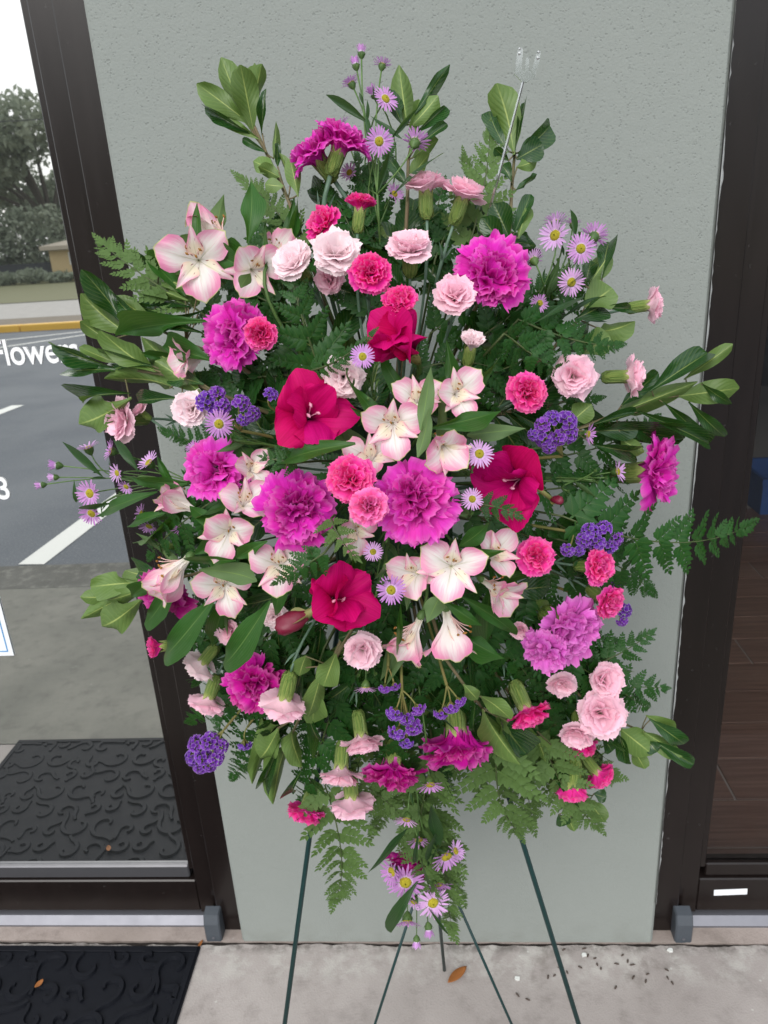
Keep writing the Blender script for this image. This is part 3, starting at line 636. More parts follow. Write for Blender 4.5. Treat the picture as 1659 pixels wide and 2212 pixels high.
def mat_stem(name, a, b, rough=0.5):
    t = NT(name); n = t.noise(t.pos(), 60, 3); oi = t.n('ShaderNodeObjectInfo'); c = t.mix(t.ramp(n, 0.3, 0.7), a, b); c = t.mix(t.math('MULTIPLY', oi.outputs['Random'], 0.3), c, tuple(x * 0.6 for x in a[:3]) + (1,))
    return t.done(t.principled(c, rough, 0, None, 0.4))
P_big = mat_petal('carnation_petal', S(232, 120, 205), 0.30, 0.36, 0.05, 0.30, 0.12)
P_hot = mat_petal('hot_pink_petal', S(250, 190, 206), 0.08, 0.34, 0.10, 0.42, 0.14)
P_pale = mat_petal('pale_pink_petal', S(240, 232, 214), 0.06, 0.36, 0.05, 0.35, 0.0)
P_glad = mat_petal('gladiolus_petal', S(92, 2, 48), 0.40, 0.32, 0.06, 0.52, 0.0)
P_ray = mat_petal('aster_ray', S(236, 214, 240), 0.10, 0.3, 0.25, 0.45, 0.0)
M_al_in = mat_alstro('alstroemeria_inner', True); M_al_out = mat_alstro('alstroemeria_outer', False)
M_stat = mat_petal('statice_paper', S(84, 50, 140), 0.3, 0.25, 0.0, 0.2, 0.30)
M_pitto = mat_leaf('pittosporum_leaf', S(26, 68, 28), S(94, 122, 58), S(176, 190, 108), 0.26, 0.10, 0.16)
M_lily = mat_leaf('alstroemeria_leaf', S(40, 90, 28), S(98, 126, 80), S(120, 150, 80), 0.42, 0.0, 0.28, True, 0.35)
M_fern = mat_leaf('fern_pinna', S(32, 80, 28), S(88, 116, 62), S(84, 112, 52), 0.42, 0.06, 0.24, False, 0.3)
M_thin = mat_leaf('aster_leaf', S(40, 76, 38), S(70, 100, 56), S(90, 120, 70), 0.5, 0.0, 0.25)
M_cstem = mat_stem('carnation_stem', S(104, 130, 112), S(78, 108, 84)); M_gstem = mat_stem('green_stem', S(74, 104, 54), S(92, 124, 62)); M_wood = mat_stem('woody_stem', S(118, 104, 78), S(92, 92, 60), 0.7)
M_rachis = mat_stem('fern_rachis', S(78, 92, 50), S(60, 76, 40)); M_calyx = mat_stem('calyx_green', S(136, 158, 78), S(108, 138, 62), 0.45); M_bract = mat_stem('aster_bract', S(84, 112, 56), S(60, 90, 44))
M_disc = mat_plain('aster_disc', S(204, 190, 46), 0.8, 0, 0.9, 0.3, 260); M_anther = mat_plain('anther', S(150, 104, 40), 0.8, 0, 0.3, 0.2, 80); M_fil = mat_plain('filament', S(236, 196, 190), 0.5); M_gl_fil = mat_plain('gladiolus_stamen', S(222, 150, 180), 0.5)
M_glbud = mat_plain('gladiolus_bud', S(120, 16, 50), 0.5, 0, 0.3, 0.35, 60); M_sheath = mat_stem('bud_sheath', S(150, 140, 90), S(120, 128, 70)); M_stalk = mat_stem('statice_stalk', S(112, 118, 60), S(134, 120, 70), 0.7)

# ------------------------------------------------------------------ plant meshes
def petal(name, mat, nu=13, nv=7, a0=15, a1=90, claw=0.10, wid=0.45, ruffle=0.05, freq=9, tooth=0.03, cup=0.0, tipr=0.12, seed=0, rise=(0.1, 0.8), point=0.0, twist=0.0, tip_w=1.0, bend=1.15):
    r = np.random.RandomState(seed); a0, a1 = math.radians(a0), math.radians(a1); K = 41
    tt = np.linspace(0, 1.12, K); ang = a0 + (a1 - a0) * np.clip(tt, 0, 1.1) ** bend; dx = np.sin(ang); dz = np.cos(ang); st = tt[1]
    cx = np.concatenate([[0], np.cumsum((dx[1:] + dx[:-1]) / 2 * st)]); cz = np.concatenate([[0], np.cumsum((dz[1:] + dz[:-1]) / 2 * st)])
    jag = r.uniform(-1, 1, nu) * tooth; jag[::2] += tooth; ph = r.uniform(0, 6.28, 3); V = []; U = []
    for j in range(nv):
        v = j / (nv - 1); s = min(1, max(0, (v - rise[0]) / (rise[1] - rise[0]))); s = s * s * (3 - 2 * s); w = claw + (wid - claw) * s
        if v > rise[1]: w *= 1 - (1 - tip_w) * ((v - rise[1]) / (1 - rise[1])) ** 1.6
        for i in range(nu):
            u = 2 * i / (nu - 1) - 1; vv = v * (1 - tipr * u * u * v + jag[i] * v ** 6 + point * (1 - abs(u)) ** 2 * v ** 8)
            a = np.interp(vv, tt, ang); x = np.interp(vv, tt, cx); z = np.interp(vv, tt, cz)
            off = cup * u * u * w + ruffle * v ** 1.8 * (math.sin(freq * u + ph[0]) + 0.55 * math.sin(freq * 1.9 * u + ph[1] + 3 * v)) + ruffle * 0.6 * v ** 1.5 * math.sin(5 * v + ph[2])
            off += twist * u * v * w
            x += -math.cos(a) * off; z += math.sin(a) * off; y = u * w * (1 - 0.06 * v * math.cos(freq * u + ph[1]) * (ruffle > 0.03))
            V.append((x, y, z)); U.append((i / (nu - 1), v))
    F = [(j * nu + i, j * nu + i + 1, (j + 1) * nu + i + 1, (j + 1) * nu + i) for j in range(nv - 1) for i in range(nu - 1)]
    return mesh(name, V, F, mat, U)
LAYERS = {'big': ([(8, 108, 1.0), (8, 88, 0.96), (8, 64, 0.90), (8, 40, 0.86), (8, 16, 0.82)], dict(wid=0.50, claw=0.07, ruffle=0.048, freq=6, tooth=0.055, tipr=0.12, nu=17, nv=8, rise=(0.20, 0.92), bend=1.5), P_big),
          'hot': ([(7, 108, 1.0), (6, 84, 1.03), (6, 58, 1.06), (5, 34, 1.04), (4, 12, 1.0)], dict(wid=0.52, claw=0.09, ruffle=0.055, freq=6, tooth=0.035, tipr=0.12, nu=15, nv=8, cup=0.08, rise=(0.15, 0.85), bend=1.0), P_hot),
          'pale': ([(6, 106, 1.0), (5, 76, 1.05), (5, 50, 1.07), (3, 28, 1.03), (3, 11, 0.96)], dict(wid=0.66, claw=0.12, ruffle=0.022, freq=4, tooth=0.030, tipr=0.15, nu=21, nv=8, cup=0.26, rise=(0.10, 0.78), bend=1.0), P_pale)}
PET = {}
for fam, (lay, kw, m_) in LAYERS.items():
    for li, (c_, a_, s_) in enumerate(lay):
        k2 = dict(kw); k2['ruffle'] = kw['ruffle'] * (1 + (0.42 if fam == 'big' else 0.25) * li); k2['freq'] = kw['freq'] * (1 + .12 * li)
        PET[fam, li] = [petal('petal', m_, a0=a_ * (0.24 if fam != 'big' else 0.16) + 1, a1=a_ * 1.12, seed=hash_ + li * 7, **k2) for hash_ in (11, 23, 37, 51, 77)]
def revolve(name, prof, mat, n=10, teeth=0, tooth=0.0, noise=0.0, seed=0):
    r = random.Random(seed); V = []; F = []
    for j, (rad, z) in enumerate(prof):
        for k in range(n):
            a = 2 * math.pi * k / n; zz = z + (tooth * (1 if (k * teeth // n * n // teeth) == k else 0) if teeth and j == 0 else 0)
            rr = rad * (1 + r.uniform(-noise, noise)); V.append((rr * math.cos(a), rr * math.sin(a), zz))
    for j in range(len(prof) - 1):
        for k in range(n): k2 = (k + 1) % n; F.append((j * n + k, j * n + k2, (j + 1) * n + k2, (j + 1) * n + k)[::-1])
    F.append(tuple(len(V) - n + k for k in range(n))[::-1]); return mesh(name, V, F, mat)
def mat_calyx():
    t = NT('calyx_green'); o = t.obj(); n = t.noise(t.map(o, (7, 7, 0.7)), 1.0, 4); oi = t.n('ShaderNodeObjectInfo'); sx = t.n('ShaderNodeSeparateXYZ'); t.l(o, sx.inputs[0])
    cc = t.mix(t.ramp(n, 0.35, 0.68), S(92, 124, 54), S(142, 158, 82)); cc = t.mix(t.math('MULTIPLY', oi.outputs['Random'], 0.35), cc, S(84, 108, 50)); cc = t.mix(t.ramp(sx.outputs[2], -0.15, 0.28), cc, S(176, 186, 112))
    return t.done(t.principled(cc, 0.5, 0, t.bump(n, 0.5, 0.15), 0.35))
M_calyx = mat_calyx()
def calyx_mesh(prof, nt=5, n=20):
    V = []; F = []
    for j, (rad, z) in enumerate(prof):
        for k in range(n):
            a = 2 * math.pi * k / n; ph = (k * nt / n) % 1.0; up = (1 - abs(2 * ph - 1)) if j == 0 else 0
            rr = rad * (1 + 0.05 * math.cos(nt * a) * (j > 0)) * (1.10 if j == 0 and up > .5 else 1); V.append((rr * math.cos(a), rr * math.sin(a), z + 0.30 * up))
    for j in range(len(prof) - 1):
        for k in range(n): k2 = (k + 1) % n; F.append((j * n + k, (j + 1) * n + k, (j + 1) * n + k2, j * n + k2))
    F.append(tuple(len(V) - n + k for k in reversed(range(n))))
    for q in range(4):                                   # scales hugging the foot of the calyx
        a = q * math.pi / 2 + 0.4; b = len(V); c, s = math.cos(a), math.sin(a); x, y = -s, c
        V += [(c * .52 + x * .42, s * .52 + y * .42, -0.98), (c * .52 - x * .42, s * .52 - y * .42, -0.98), (c * 1.0 - x * .34, s * 1.0 - y * .34, -0.78), (c * 1.06, s * 1.06, -0.52), (c * 1.0 + x * .34, s * 1.0 + y * .34, -0.78)]; F.append((b, b + 1, b + 2, b + 3, b + 4))
    return mesh('calyx', V, F, M_calyx)
CALYX = {'big': calyx_mesh([(0.98, 0.0), (1.0, -0.35), (0.92, -0.7), (0.72, -0.9), (0.3, -1.0)]), 'mini': calyx_mesh([(0.98, 0.0), (1.02, -0.3), (1.0, -0.65), (0.8, -0.88), (0.3, -1.0)])}
def frame(z, roll=None, xhint=None):
    z = z.normalized()
    x = (xhint - z * xhint.dot(z)) if xhint is not None else z.orthogonal(); x.normalize(); y = z.cross(x)
    M = Matrix((x, y, z)).transposed().to_4x4()
    if roll: M = M @ Matrix.Rotation(roll, 4, 'Z')
    return M
def facing(f, x, y):
    v = RT * f[0] - UP * f[1] - ray(x, y) * f[2]; return v.normalized()
def dome(x, y):
    rr = ((x - 850) / 660) ** 2 + ((y - 1080) / (900 if y < 1080 else 820)) ** 2
    return -0.345 - 0.215 * max(0.0, 1 - rr)
def in_foam(target, rnd):
    d = (target - FC); d.normalize(); return FC + Vector((max(-0.05, min(0.05, d.x * 0.09)), -0.02 + rnd.uniform(-0.015, 0.015), max(-0.1, min(0.1, d.z * 0.12))))
def stem_path(base, f, rnd, bend=0.33, n=9):
    s = in_foam(base, rnd); L = (base - s).length; return bez(s, base - f * L * bend, base, n)
blade = None
def leaf_mesh(name, prof, mat, nu=5, nv=11, arch=0.10, fold=0.10, twist=0.0, wave=0.0, seed=0):
    r = np.random.RandomState(seed); ph = r.uniform(0, 6.28); V = []; U = []
    for j in range(nv):
        t = j / (nv - 1); w = np.interp(t, [p[0] for p in prof], [p[1] for p in prof]); tw = twist * t
        for i in range(nu):
            u = 2 * i / (nu - 1) - 1; x = u * w; z = fold * abs(u) * w * 2 - 4 * arch * (t - 0.5) ** 2 + arch + wave * u * abs(u) * math.sin(9 * t + ph) * w
            V.append((x * math.cos(tw) - 0 * z, t, z + x * math.sin(tw))); U.append((i / (nu - 1), t))
    F = [(j * nu + i, j * nu + i + 1, (j + 1) * nu + i + 1, (j + 1) * nu + i) for j in range(nv - 1) for i in range(nu - 1)]
    return mesh(name, V, F, mat, U)
def prof_obov(): return [(0, .04), (.10, .09), (.25, .25), (.42, .41), (.58, .49), (.70, .5), (.82, .45), (.91, .35), (.97, .20), (1, .04)]
def prof_lance(): return [(0, .05), (.1, .16), (.25, .38), (.42, .5), (.6, .43), (.78, .26), (.92, .09), (1, .005)]
L_PIT = [leaf_mesh('leaf', prof_obov(), M_pitto, 5, 12, a, f, tw, wv, k) for k, (a, f, tw, wv) in enumerate(((.06, .14, .1, .1), (.10, .05, -.2, .14), (.03, .2, .25, .08), (-.05, .1, .1, .12), (.08, .18, -.1, .1), (.14, .16, .3, .2), (-.10, .12, -.3, .2), (.11, .24, .2, .2), (.05, -.08, -.2, .2)))]
L_LIL = [leaf_mesh('leaf', prof_lance(), M_lily, 7, 14, a, f, tw, wv, k) for k, (a, f, tw, wv) in enumerate(((.09, .08, .25, .16), (.13, .05, -.4, .12), (.05, .12, .5, .2)))]
L_THIN = [leaf_mesh('leaf', prof_lance(), M_thin, 3, 9, a, f, tw, 0, k) for k, (a, f, tw) in enumerate(((.10, .1, .2), (-.08, .1, -.3), (.16, .1, .5)))]
def leaf_between(P0, P1, W, side, meshes, name, parent, rnd, roll=None):
    y = (P1 - P0); L = y.length; y.normalize(); c = (CAM - (P0 + P1) / 2).normalized(); z = (c - y * c.dot(y)).normalized()
    if side == 'u': z = -z
    x = y.cross(z); M = Matrix((x * W, y * L, z * L)).transposed().to_4x4(); M.translation = P0
    R = Matrix.Rotation((rnd.uniform(-0.38, 0.38) if roll is None else roll), 4, y)
    M = Matrix.Translation(P0) @ R @ Matrix.Translation(-P0) @ M
    return put(name, rnd.choice(meshes), parent, M)

# ---- fern
def pinna_mesh(seed):
    r = random.Random(seed); V = []; F = []; U = []
    def lobe(bx, by, ang, L, W, z):
        d = Vector((math.cos(ang), math.sin(ang))); p = Vector((-d.y, d.x)); b = len(V); N = 7
        cz = z + r.uniform(-.012, .012); V.append((bx, by, 0)); U.append((.5, 0))
        pts = []
        for k in range(N): t = (k + .5) / N; pts.append((t, ((t / .36) ** .75 if t < .36 else ((1 - t) / .64) ** .78) * (1 + (.20 if k % 2 else -.14))))
        up = [(t, w) for t, w in pts]; dn = [(t, -w) for t, w in reversed(pts)]
        for t, w in up + [(1.05, 0)] + dn:
            q = Vector((bx, by)) + d * L * t + p * W * w; V.append((q.x, q.y, cz + .05 * L * math.sin(3 * t) - abs(w) * W * .25)); U.append((.5 + .5 * w, t))
        n = 2 * N + 1; mid = len(V); q = Vector((bx, by)) + d * L * .5; V.append((q.x, q.y, cz + .02)); U.append((.5, .5))
        ring = [b] + [b + 1 + k for k in range(n)]
        for k in range(len(ring)): F.append((mid, ring[(k + 1) % len(ring)], ring[k]))
    n = 6
    for k in range(n):
        t = 0.06 + 0.86 * k / n; L = 0.27 * (1 - t) ** 0.75 + 0.05
        for s in (1, -1):
            a = math.radians(90 - s * (52 - 16 * t + r.uniform(-5, 5))); lobe(0.008 * s, t + (.03 if s > 0 else 0), a, L * r.uniform(.92, 1.08), L * 0.37, r.uniform(-.01, .02))
    lobe(0, 0.86, math.pi / 2, 0.16, 0.045, 0)
    b = len(V)
    for t in (0, .5, .92):
        w = .012 * (1 - t) + .004; V += [(-w, t, .006), (w, t, .006)]; U += [(.46, t), (.54, t)]
    F += [(b, b + 1, b + 3, b + 2), (b + 2, b + 3, b + 5, b + 4)]
    # droop
    V2 = [(x, y, z - (0.08 + 0.07 * (seed % 4)) * y * y + 0.03 * math.sin(5 * y + seed)) for x, y, z in V]; return mesh('pinna', V2, F, M_fern, U, True)
PINNA = [pinna_mesh(k) for k in range(4)]
def fern(bx, by, tx, ty, width, ob, ot, side, label, group=None, roll=0.0, pairs=9, seed=0):
    rnd = random.Random(seed * 31 + int(bx + 7 * by)); P0 = at(bx, by, dome(bx, by) - ob); P1 = at(tx, ty, dome(tx, ty) - ot); s = in_foam(P0, rnd)
    t = root('fern_frond', s, label, 'fern', group); y = (P1 - P0); L = y.length; y.normalize(); c = (CAM - (P0 + P1) / 2).normalized(); z0 = (c - y * c.dot(y)).normalized()
    z0 = Matrix.Rotation(roll + rnd.uniform(-.2, .2), 3, y) @ z0
    W = width * pxm((P0 + P1) / 2); perp = y.cross(z0); mid = (P0 + P1) / 2 + z0 * L * rnd.uniform(.03, .10) + perp * L * rnd.uniform(-.09, .09)
    path = bez(P0, mid * 2 - (P0 + P1) / 2, P1, 12); st = bez(s, (s + P0) / 2 + Vector((0, 0.02, 0)), P0, 4)[:-1]
    rad = [0.0014] * len(st) + [0.0013 - 0.0009 * i / 12 for i in range(13)]
    put('rachis', MB().tube(st + path, rad, 5).mesh('rachis', M_rachis, True), t)
    zz = z0 if side == 't' else -z0
    def pt(u): k = min(11.999, u * 12); i = int(k); return path[i].lerp(path[i + 1], k - i), (path[i + 1] - path[i]).normalized()
    u = 0.03; k = -1
    while u < 0.9 and k < 12:
        k += 1; l = W * 0.56 * ((1 - u) ** 0.8) * (0.85 if k == 0 else 1) + W * 0.05
        for sg in (1, -1):
            p, d = pt(min(.97, u + (0.02 if sg > 0 else 0))); a = math.radians(62 - 26 * u + rnd.uniform(-6, 6)); zx = (zz - d * zz.dot(d)).normalized()
            q = d.cross(zx) * sg; dirv = d * math.cos(a) + q * math.sin(a); zt = (Matrix.Rotation(rnd.uniform(-.5, .5), 3, dirv) @ zx); x = dirv.cross(zt)
            ll = l * rnd.uniform(.82, 1.1); M = Matrix((x * ll * 1.12, dirv * ll, zt * ll)).transposed().to_4x4(); M.translation = p; put('pinna', rnd.choice(PINNA), t, M)
        u += 0.52 * l / L
    p, d = pt(0.9); x = d.cross(zz); ll = L * 0.14 + W * .04; M = Matrix((x * ll, d * ll, zz * ll)).transposed().to_4x4(); M.translation = p; put('pinna', PINNA[0], t, M)
    return t

# ---- carnations
NEAR = []
CCOL = {'m': S(222, 46, 182), 'M': S(232, 64, 194), 'o': S(228, 108, 208), 'd': S(210, 30, 160), 'h': S(241, 42, 154), 'c': S(245, 68, 164), 'p': S(251, 120, 192), 'k': S(245, 60, 166), 'l': S(252, 214, 228), 'w': S(254, 236, 240), 'r': S(252, 220, 231)}
def carnation(fam, x, y, d, f, col, label, off=0.0, opn=1.0, group=None):
    NEAR.append((x, y, label.split(',')[0]))
    rnd = random.Random(int(x * 13 + y * 7)); Y = dome(x, y) - off; P = at(x, y, Y); F = facing(f, x, y); D = d * pxm(P)
    lay, kw, m_ = LAYERS[fam]; a_out = math.radians(lay[0][1] * opn); ext = (0.84 if fam == 'big' else 1.0) * min(1.0, math.sin(min(a_out, math.pi / 2) * 0.72) + 0.10); Lp = D / 2 / ext
    base = P - F * D * (0.27 if opn > 0.75 else 0.38); M0 = Matrix.Translation(base) @ frame(F, rnd.uniform(0, 6.28)); path = None
    big = fam == 'big'; rc = D * (0.145 if big else 0.17) * (1 if opn > .75 else 1.35); lc = D * (0.40 if big else 0.56) * (1 if opn > .75 else 1.4)
    foot = base - F * lc * 0.97; t = root('carnation', in_foam(foot, rnd), label, 'carnation', group)
    ro = 0
    for li, (c, a, s) in enumerate(lay):
        ro += rnd.uniform(.2, .9)
        for k in range(c):
            if big and rnd.random() < .13: continue
            ph = ro + 2 * math.pi * k / c + rnd.uniform(-.16, .16) * (1 + li * (.9 if big else .3)); tilt = math.radians(a * (opn - 1) * 0.9 + rnd.uniform(-10, 10) * (1.9 if big else 1.0) - (rnd.uniform(15, 40) if big and rnd.random() < .12 else 0)); sl = Lp * s * (rnd.uniform(.74, 1.10) if big else rnd.uniform(.92, 1.06))
            M = M0 @ Matrix.Rotation(ph, 4, 'Z') @ Matrix.Translation((rc * (0.5 * (1 - li * .17) + (rnd.uniform(-.1, .9) * (li >= 2) if big else 0)), 0, -0.02 * D)) @ Matrix.Rotation(tilt, 4, 'Y') @ Matrix.Rotation(rnd.uniform(-.22, .22), 4, 'Z') @ Matrix.Diagonal((sl, sl * rnd.uniform(.9, 1.12), sl, 1))
            put('petal', rnd.choice(PET[fam, li]), t, M, CCOL[col])
    put('calyx', CALYX['big' if big else 'mini'], t, M0 @ Matrix.Diagonal((rc, rc, lc, 1)))
    pth = stem_path(foot, F, rnd); rs = 0.0026 if big else 0.0016; n = len(pth)
    m = MB().tube(pth, [rs * (1.35 if i in (n - 3,) else 1) for i in range(n)], 6); sm = sub_of(put('stem', m.mesh('stem', M_cstem, True), t), Matrix.Translation(-t.location).inverted() if False else Matrix.Identity(4))
    q = pth[n - 3]; dd = (pth[n - 2] - q).normalized(); side_ = dd.orthogonal().normalized()
    for s_ in (1, -1):
        tip = q + dd * (0.028 if big else 0.02) + side_ * s_ * rnd.uniform(.006, .016); leaf_between(q, tip, 0.0032, 't', L_CLEAF, 'leaf', t, rnd)
    return t
L_CLEAF = [leaf_mesh('leaf', prof_lance(), M_cstem, 3, 6, a, .1, 0, 0, 3) for a in (.1, -.12)]

# ---- alstroemeria
AO = [petal('tepal', M_al_out, 9, 9, 14, a1, 0.07, 0.345, 0.034, 6, 0.014, 0.06, 0.16, s, (0.18, 0.74), 0.06, tip_w=0.88) for a1, s in ((88, 1), (100, 2), (80, 3))]
AI = [petal('tepal', M_al_in, 9, 9, 12, a1, 0.055, 0.20, 0.024, 5, 0.006, 0.12, 0.26, s, (0.16, 0.66), 0.12, tip_w=0.6) for a1, s in ((76, 4), (86, 5), (68, 6))]
def stamen_mesh(mf, ma, n=6, spread=0.22, L=0.62, seed=0):
    r = random.Random(seed); m = MB(); mi = []
    for k in range(n):
        a = 2 * math.pi * k / n + r.uniform(-.3, .3); e = Vector((math.cos(a) * spread * r.uniform(.5, 1), math.sin(a) * spread * r.uniform(.5, 1), L * r.uniform(.8, 1.05))); k0 = len(m.f)
        m.tube(bez(Vector((0, 0, .05)), Vector((0, 0, L * .6)), e, 4), 0.010, 4); mi += [0] * (len(m.f) - k0); k0 = len(m.f)
        dd = Vector((r.uniform(-1, 1), r.uniform(-1, 1), .3)).normalized() * .035; m.tube([e - dd * 1.3, e, e + dd * 1.3], [.010, .030, .010], 5); mi += [1] * (len(m.f) - k0)
    return mesh('stamens', m.v, m.f, [mf, ma], None, True, mi)
AS = [stamen_mesh(M_fil, M_anther, seed=k) for k in range(2)]
OVARY = revolve('ovary', [(0.55, 0.25), (0.95, 0.0), (1, -.35), (.75, -.8), (.3, -1)], M_gstem, 8)
def alstro(x, y, d, f, label, off=0.0, opn=1.0, leaves=(), roll=0.0, group=None):
    NEAR.append((x, y, label.split(',')[0]))
    rnd = random.Random(int(x * 5 + y * 11)); P = at(x, y, dome(x, y) - off); F = facing(f, x, y); D = d * pxm(P); L = D * 0.69 / max(.70, opn)
    base = P - F * L * 0.42; up = UP if abs(F.dot(UP)) < .93 else RT; M0 = Matrix.Translation(base) @ frame(F, roll, up)
    t = root('alstroemeria', in_foam(base, rnd), label, 'alstroemeria', group)
    for k in range(3):
        for (ph, me, sc_, tl) in ((math.radians(60 + 120 * k), AO, 1.0, 0), (math.radians((2, 116, 244)[k]), AI, 0.90, 0)):
            me_ = rnd.choice(me)
            if me is AI and k == 2: me_ = me_
            M = M0 @ Matrix.Rotation(ph + rnd.uniform(-.1, .1), 4, 'Z') @ Matrix.Translation((0.018 * L * (1 if me is AO else 0), 0, 0)) @ Matrix.Rotation(math.radians(80 * (opn - 1) + 3 + rnd.uniform(-10, 9)), 4, 'Y') @ Matrix.Rotation(rnd.uniform(-.22, .22), 4, 'Z') @ Matrix.Diagonal((L * sc_, L * sc_ * rnd.uniform(.95, 1.15), L * sc_, 1))
            put('tepal', me_, t, M)
    put('stamens', AS[rnd.randrange(2)], t, M0 @ Matrix.Rotation(.5, 4, 'Y') @ Matrix.Diagonal((L * .9, L * .9, L * .9, 1)))
    put('ovary', OVARY, t, M0 @ Matrix.Diagonal((L * .085, L * .085, L * .16, 1)))
    foot = base - F * L * .15; put('stem', MB().tube(stem_path(foot, F, rnd, .30), 0.0019, 6).mesh('stem', M_gstem, True), t)
    vx, vy = x - 850, y - 1080; vl = math.hypot(vx, vy) + 1
    for k in range(2):
        an = math.atan2(vy, vx) + rnd.choice((-1, 1)) * rnd.uniform(.25, 1.1); l = rnd.uniform(95, 150); bx, by = x - vx / vl * 20, y - vy / vl * 20
        P0 = at(bx, by, dome(bx, by) - off + .035); tx, ty = bx + math.cos(an) * l, by + math.sin(an) * l; P1 = at(tx, ty, dome(tx, ty) - off + rnd.uniform(.0, .03)); leaf_between(P0, P1, rnd.uniform(24, 40) * pxm(P0), 't' if rnd.random() < .75 else 'u', L_LIL, 'leaf', t, rnd, rnd.uniform(-.5, .5))
    for (bx, by, tx, ty, w, sd, ob, ot) in leaves:
        P0 = at(bx, by, dome(bx, by) - ob); P1 = at(tx, ty, dome(tx, ty) - ot); leaf_between(P0, P1, w * pxm(P0), sd, L_LIL, 'leaf', t, rnd, rnd.uniform(-.35, .35))
    return t

# ---- gladiolus
GO = [petal('petal', P_glad, 23, 14, 8, a1, 0.09, 0.40, 0.034, 4.5, 0.010, -0.10, 0.24, s, (0.05, 0.70), 0.06, tip_w=0.76) for a1, s in ((96, 1), (110, 2), (84, 3))]
GI = [petal('petal', P_glad, 23, 14, 8, a1, 0.09, 0.38, 0.044, 5, 0.012, -0.06, 0.22, s, (0.05, 0.70), 0.03, tip_w=0.80) for a1, s in ((58, 4), (76, 5), (48, 6))]
GS = stamen_mesh(M_gl_fil, M_gl_fil, 3, .14, .5, 9)
def glad(x, y, d, f, label, off=0.0, opn=1.0, bud=None, roll=0.0):
    rnd = random.Random(int(x * 3 + y)); P = at(x, y, dome(x, y) - off); F = facing(f, x, y); D = d * pxm(P); L = D * 0.70; base = P - F * L * 0.40; M0 = Matrix.Translation(base) @ frame(F, roll, UP)
    t = root('gladiolus', in_foam(base, rnd), label, 'gladiolus'); col = S(194, 8, 98)
    for k in range(3):
        for ph, me, s_ in ((math.radians(120 * k), GO, 1.0), (math.radians(60 + 120 * k), GI, 0.94)):
            M = M0 @ Matrix.Rotation(ph + rnd.uniform(-.15, .15), 4, 'Z') @ Matrix.Translation((0.03 * L * (me is GO), 0, 0)) @ Matrix.Rotation(math.radians(70 * (opn - 1) + rnd.uniform(-8, 8)), 4, 'Y') @ Matrix.Diagonal((L * s_, L * s_ * rnd.uniform(1.0, 1.2), L * s_, 1)); put('petal', me[k], t, M, col)
    put('stamens', GS, t, M0 @ Matrix.Diagonal((L, L, L, 1))); foot = base - F * L * .22
    put('throat_tube', revolve('tube', [(.12, .12), (.10, 0), (.07, -.2), (.05, -.3)], M_sheath, 8), t, M0 @ Matrix.Diagonal((L, L, L, 1)))
    put('stem', MB().tube(stem_path(foot, F, rnd, .25), 0.0032, 7).mesh('stem', M_gstem, True), t)
    for (bx, by, tx, ty, w) in (bud or ()):
        Y = dome(bx, by) - off; A = at(bx, by, Y); B = at(tx, ty, Y - .01); d_ = (B - A); W = w * pxm(A) / 2; m = MB(); V = []; nseg, n = 9, 12
        Mb = frame(d_); Lb = d_.length
        for j in range(nseg):
            tt = j / (nseg - 1); rr = W * np.interp(tt, [0, .25, .6, .9, 1], [.45, .8, 1, .85, .4])
            for k in range(n): a = 2 * math.pi * k / n + tt * 1.4; r2 = rr * (1 + .16 * math.cos(3 * a - tt * 3) + .07 * math.cos(7 * a)); V.append(A + (Mb @ Vector((r2 * math.cos(a), r2 * math.sin(a), Lb * (tt + .03 * math.cos(3 * a) * (tt > .9))))))
        Fc = [(j * n + k, j * n + (k + 1) % n, (j + 1) * n + (k + 1) % n, (j + 1) * n + k) for j in range(nseg - 1) for k in range(n)] + [tuple((nseg - 1) * n + k for k in range(n))]
        b = put('bud', mesh('bud', V, Fc, M_glbud), t); b['label'] = 'closed wine-red gladiolus bud'
        leaf_between(A - d_ * .15, A + d_ * .75, W * 1.7, 't', L_SHEATH, 'sheath', t, rnd, .6); put('bud_stalk', MB().tube([A + d_ * .1, A.lerp(base, .6), base], [W * .5, .003, .003], 6).mesh('bud_stalk', M_sheath, True), t)
    return t
L_SHEATH = [leaf_mesh('sheath', prof_lance(), M_sheath, 5, 9, .05, .25, 0, 0, 1)]

# ---- asters
def ray_mesh(n, elev, seed):
    r = random.Random(seed); V = []; F = []; U = []
    for k in range(n):
        a = 2 * math.pi * (k + r.uniform(-.25, .25)) / n; e = math.radians(elev + r.uniform(-9, 9) + (6 if k % 2 else -3)); L = r.uniform(.30, .37); w = r.uniform(.026, .034); b = len(V); ca, sa = math.cos(a), math.sin(a)
        for j in range(5):
            t = j / 4; rr = .10 + math.cos(e) * L * t * (1.05); z = .02 + math.sin(e) * L * t - .04 * t * t; ww = w * (.55, .9, 1.05, .95, .4)[j]
            for s in (-1, 0, 1): V.append((rr * ca - s * ww * sa, rr * sa + s * ww * ca, z + abs(s) * .008)); U.append((.5 + .5 * s, .2 + .8 * t))
        F += [(b + 3 * j + i, b + 3 * j + i + 1, b + 3 * j + 4 + i, b + 3 * j + 3 + i) for j in range(4) for i in (0, 1)]
    return mesh('ray_petals', V, F, P_ray, U)
RAYS = {'o': [ray_mesh(27, 6, k) for k in range(3)], 's': [ray_mesh(25, 28, k + 5) for k in range(3)], 'b': [ray_mesh(18, 74, k + 9) for k in range(2)]}
DISC = revolve('disc', [(.02, .10), (.08, .095), (.13, .065), (.15, .02), (.12, 0)], M_disc, 14, noise=.05)
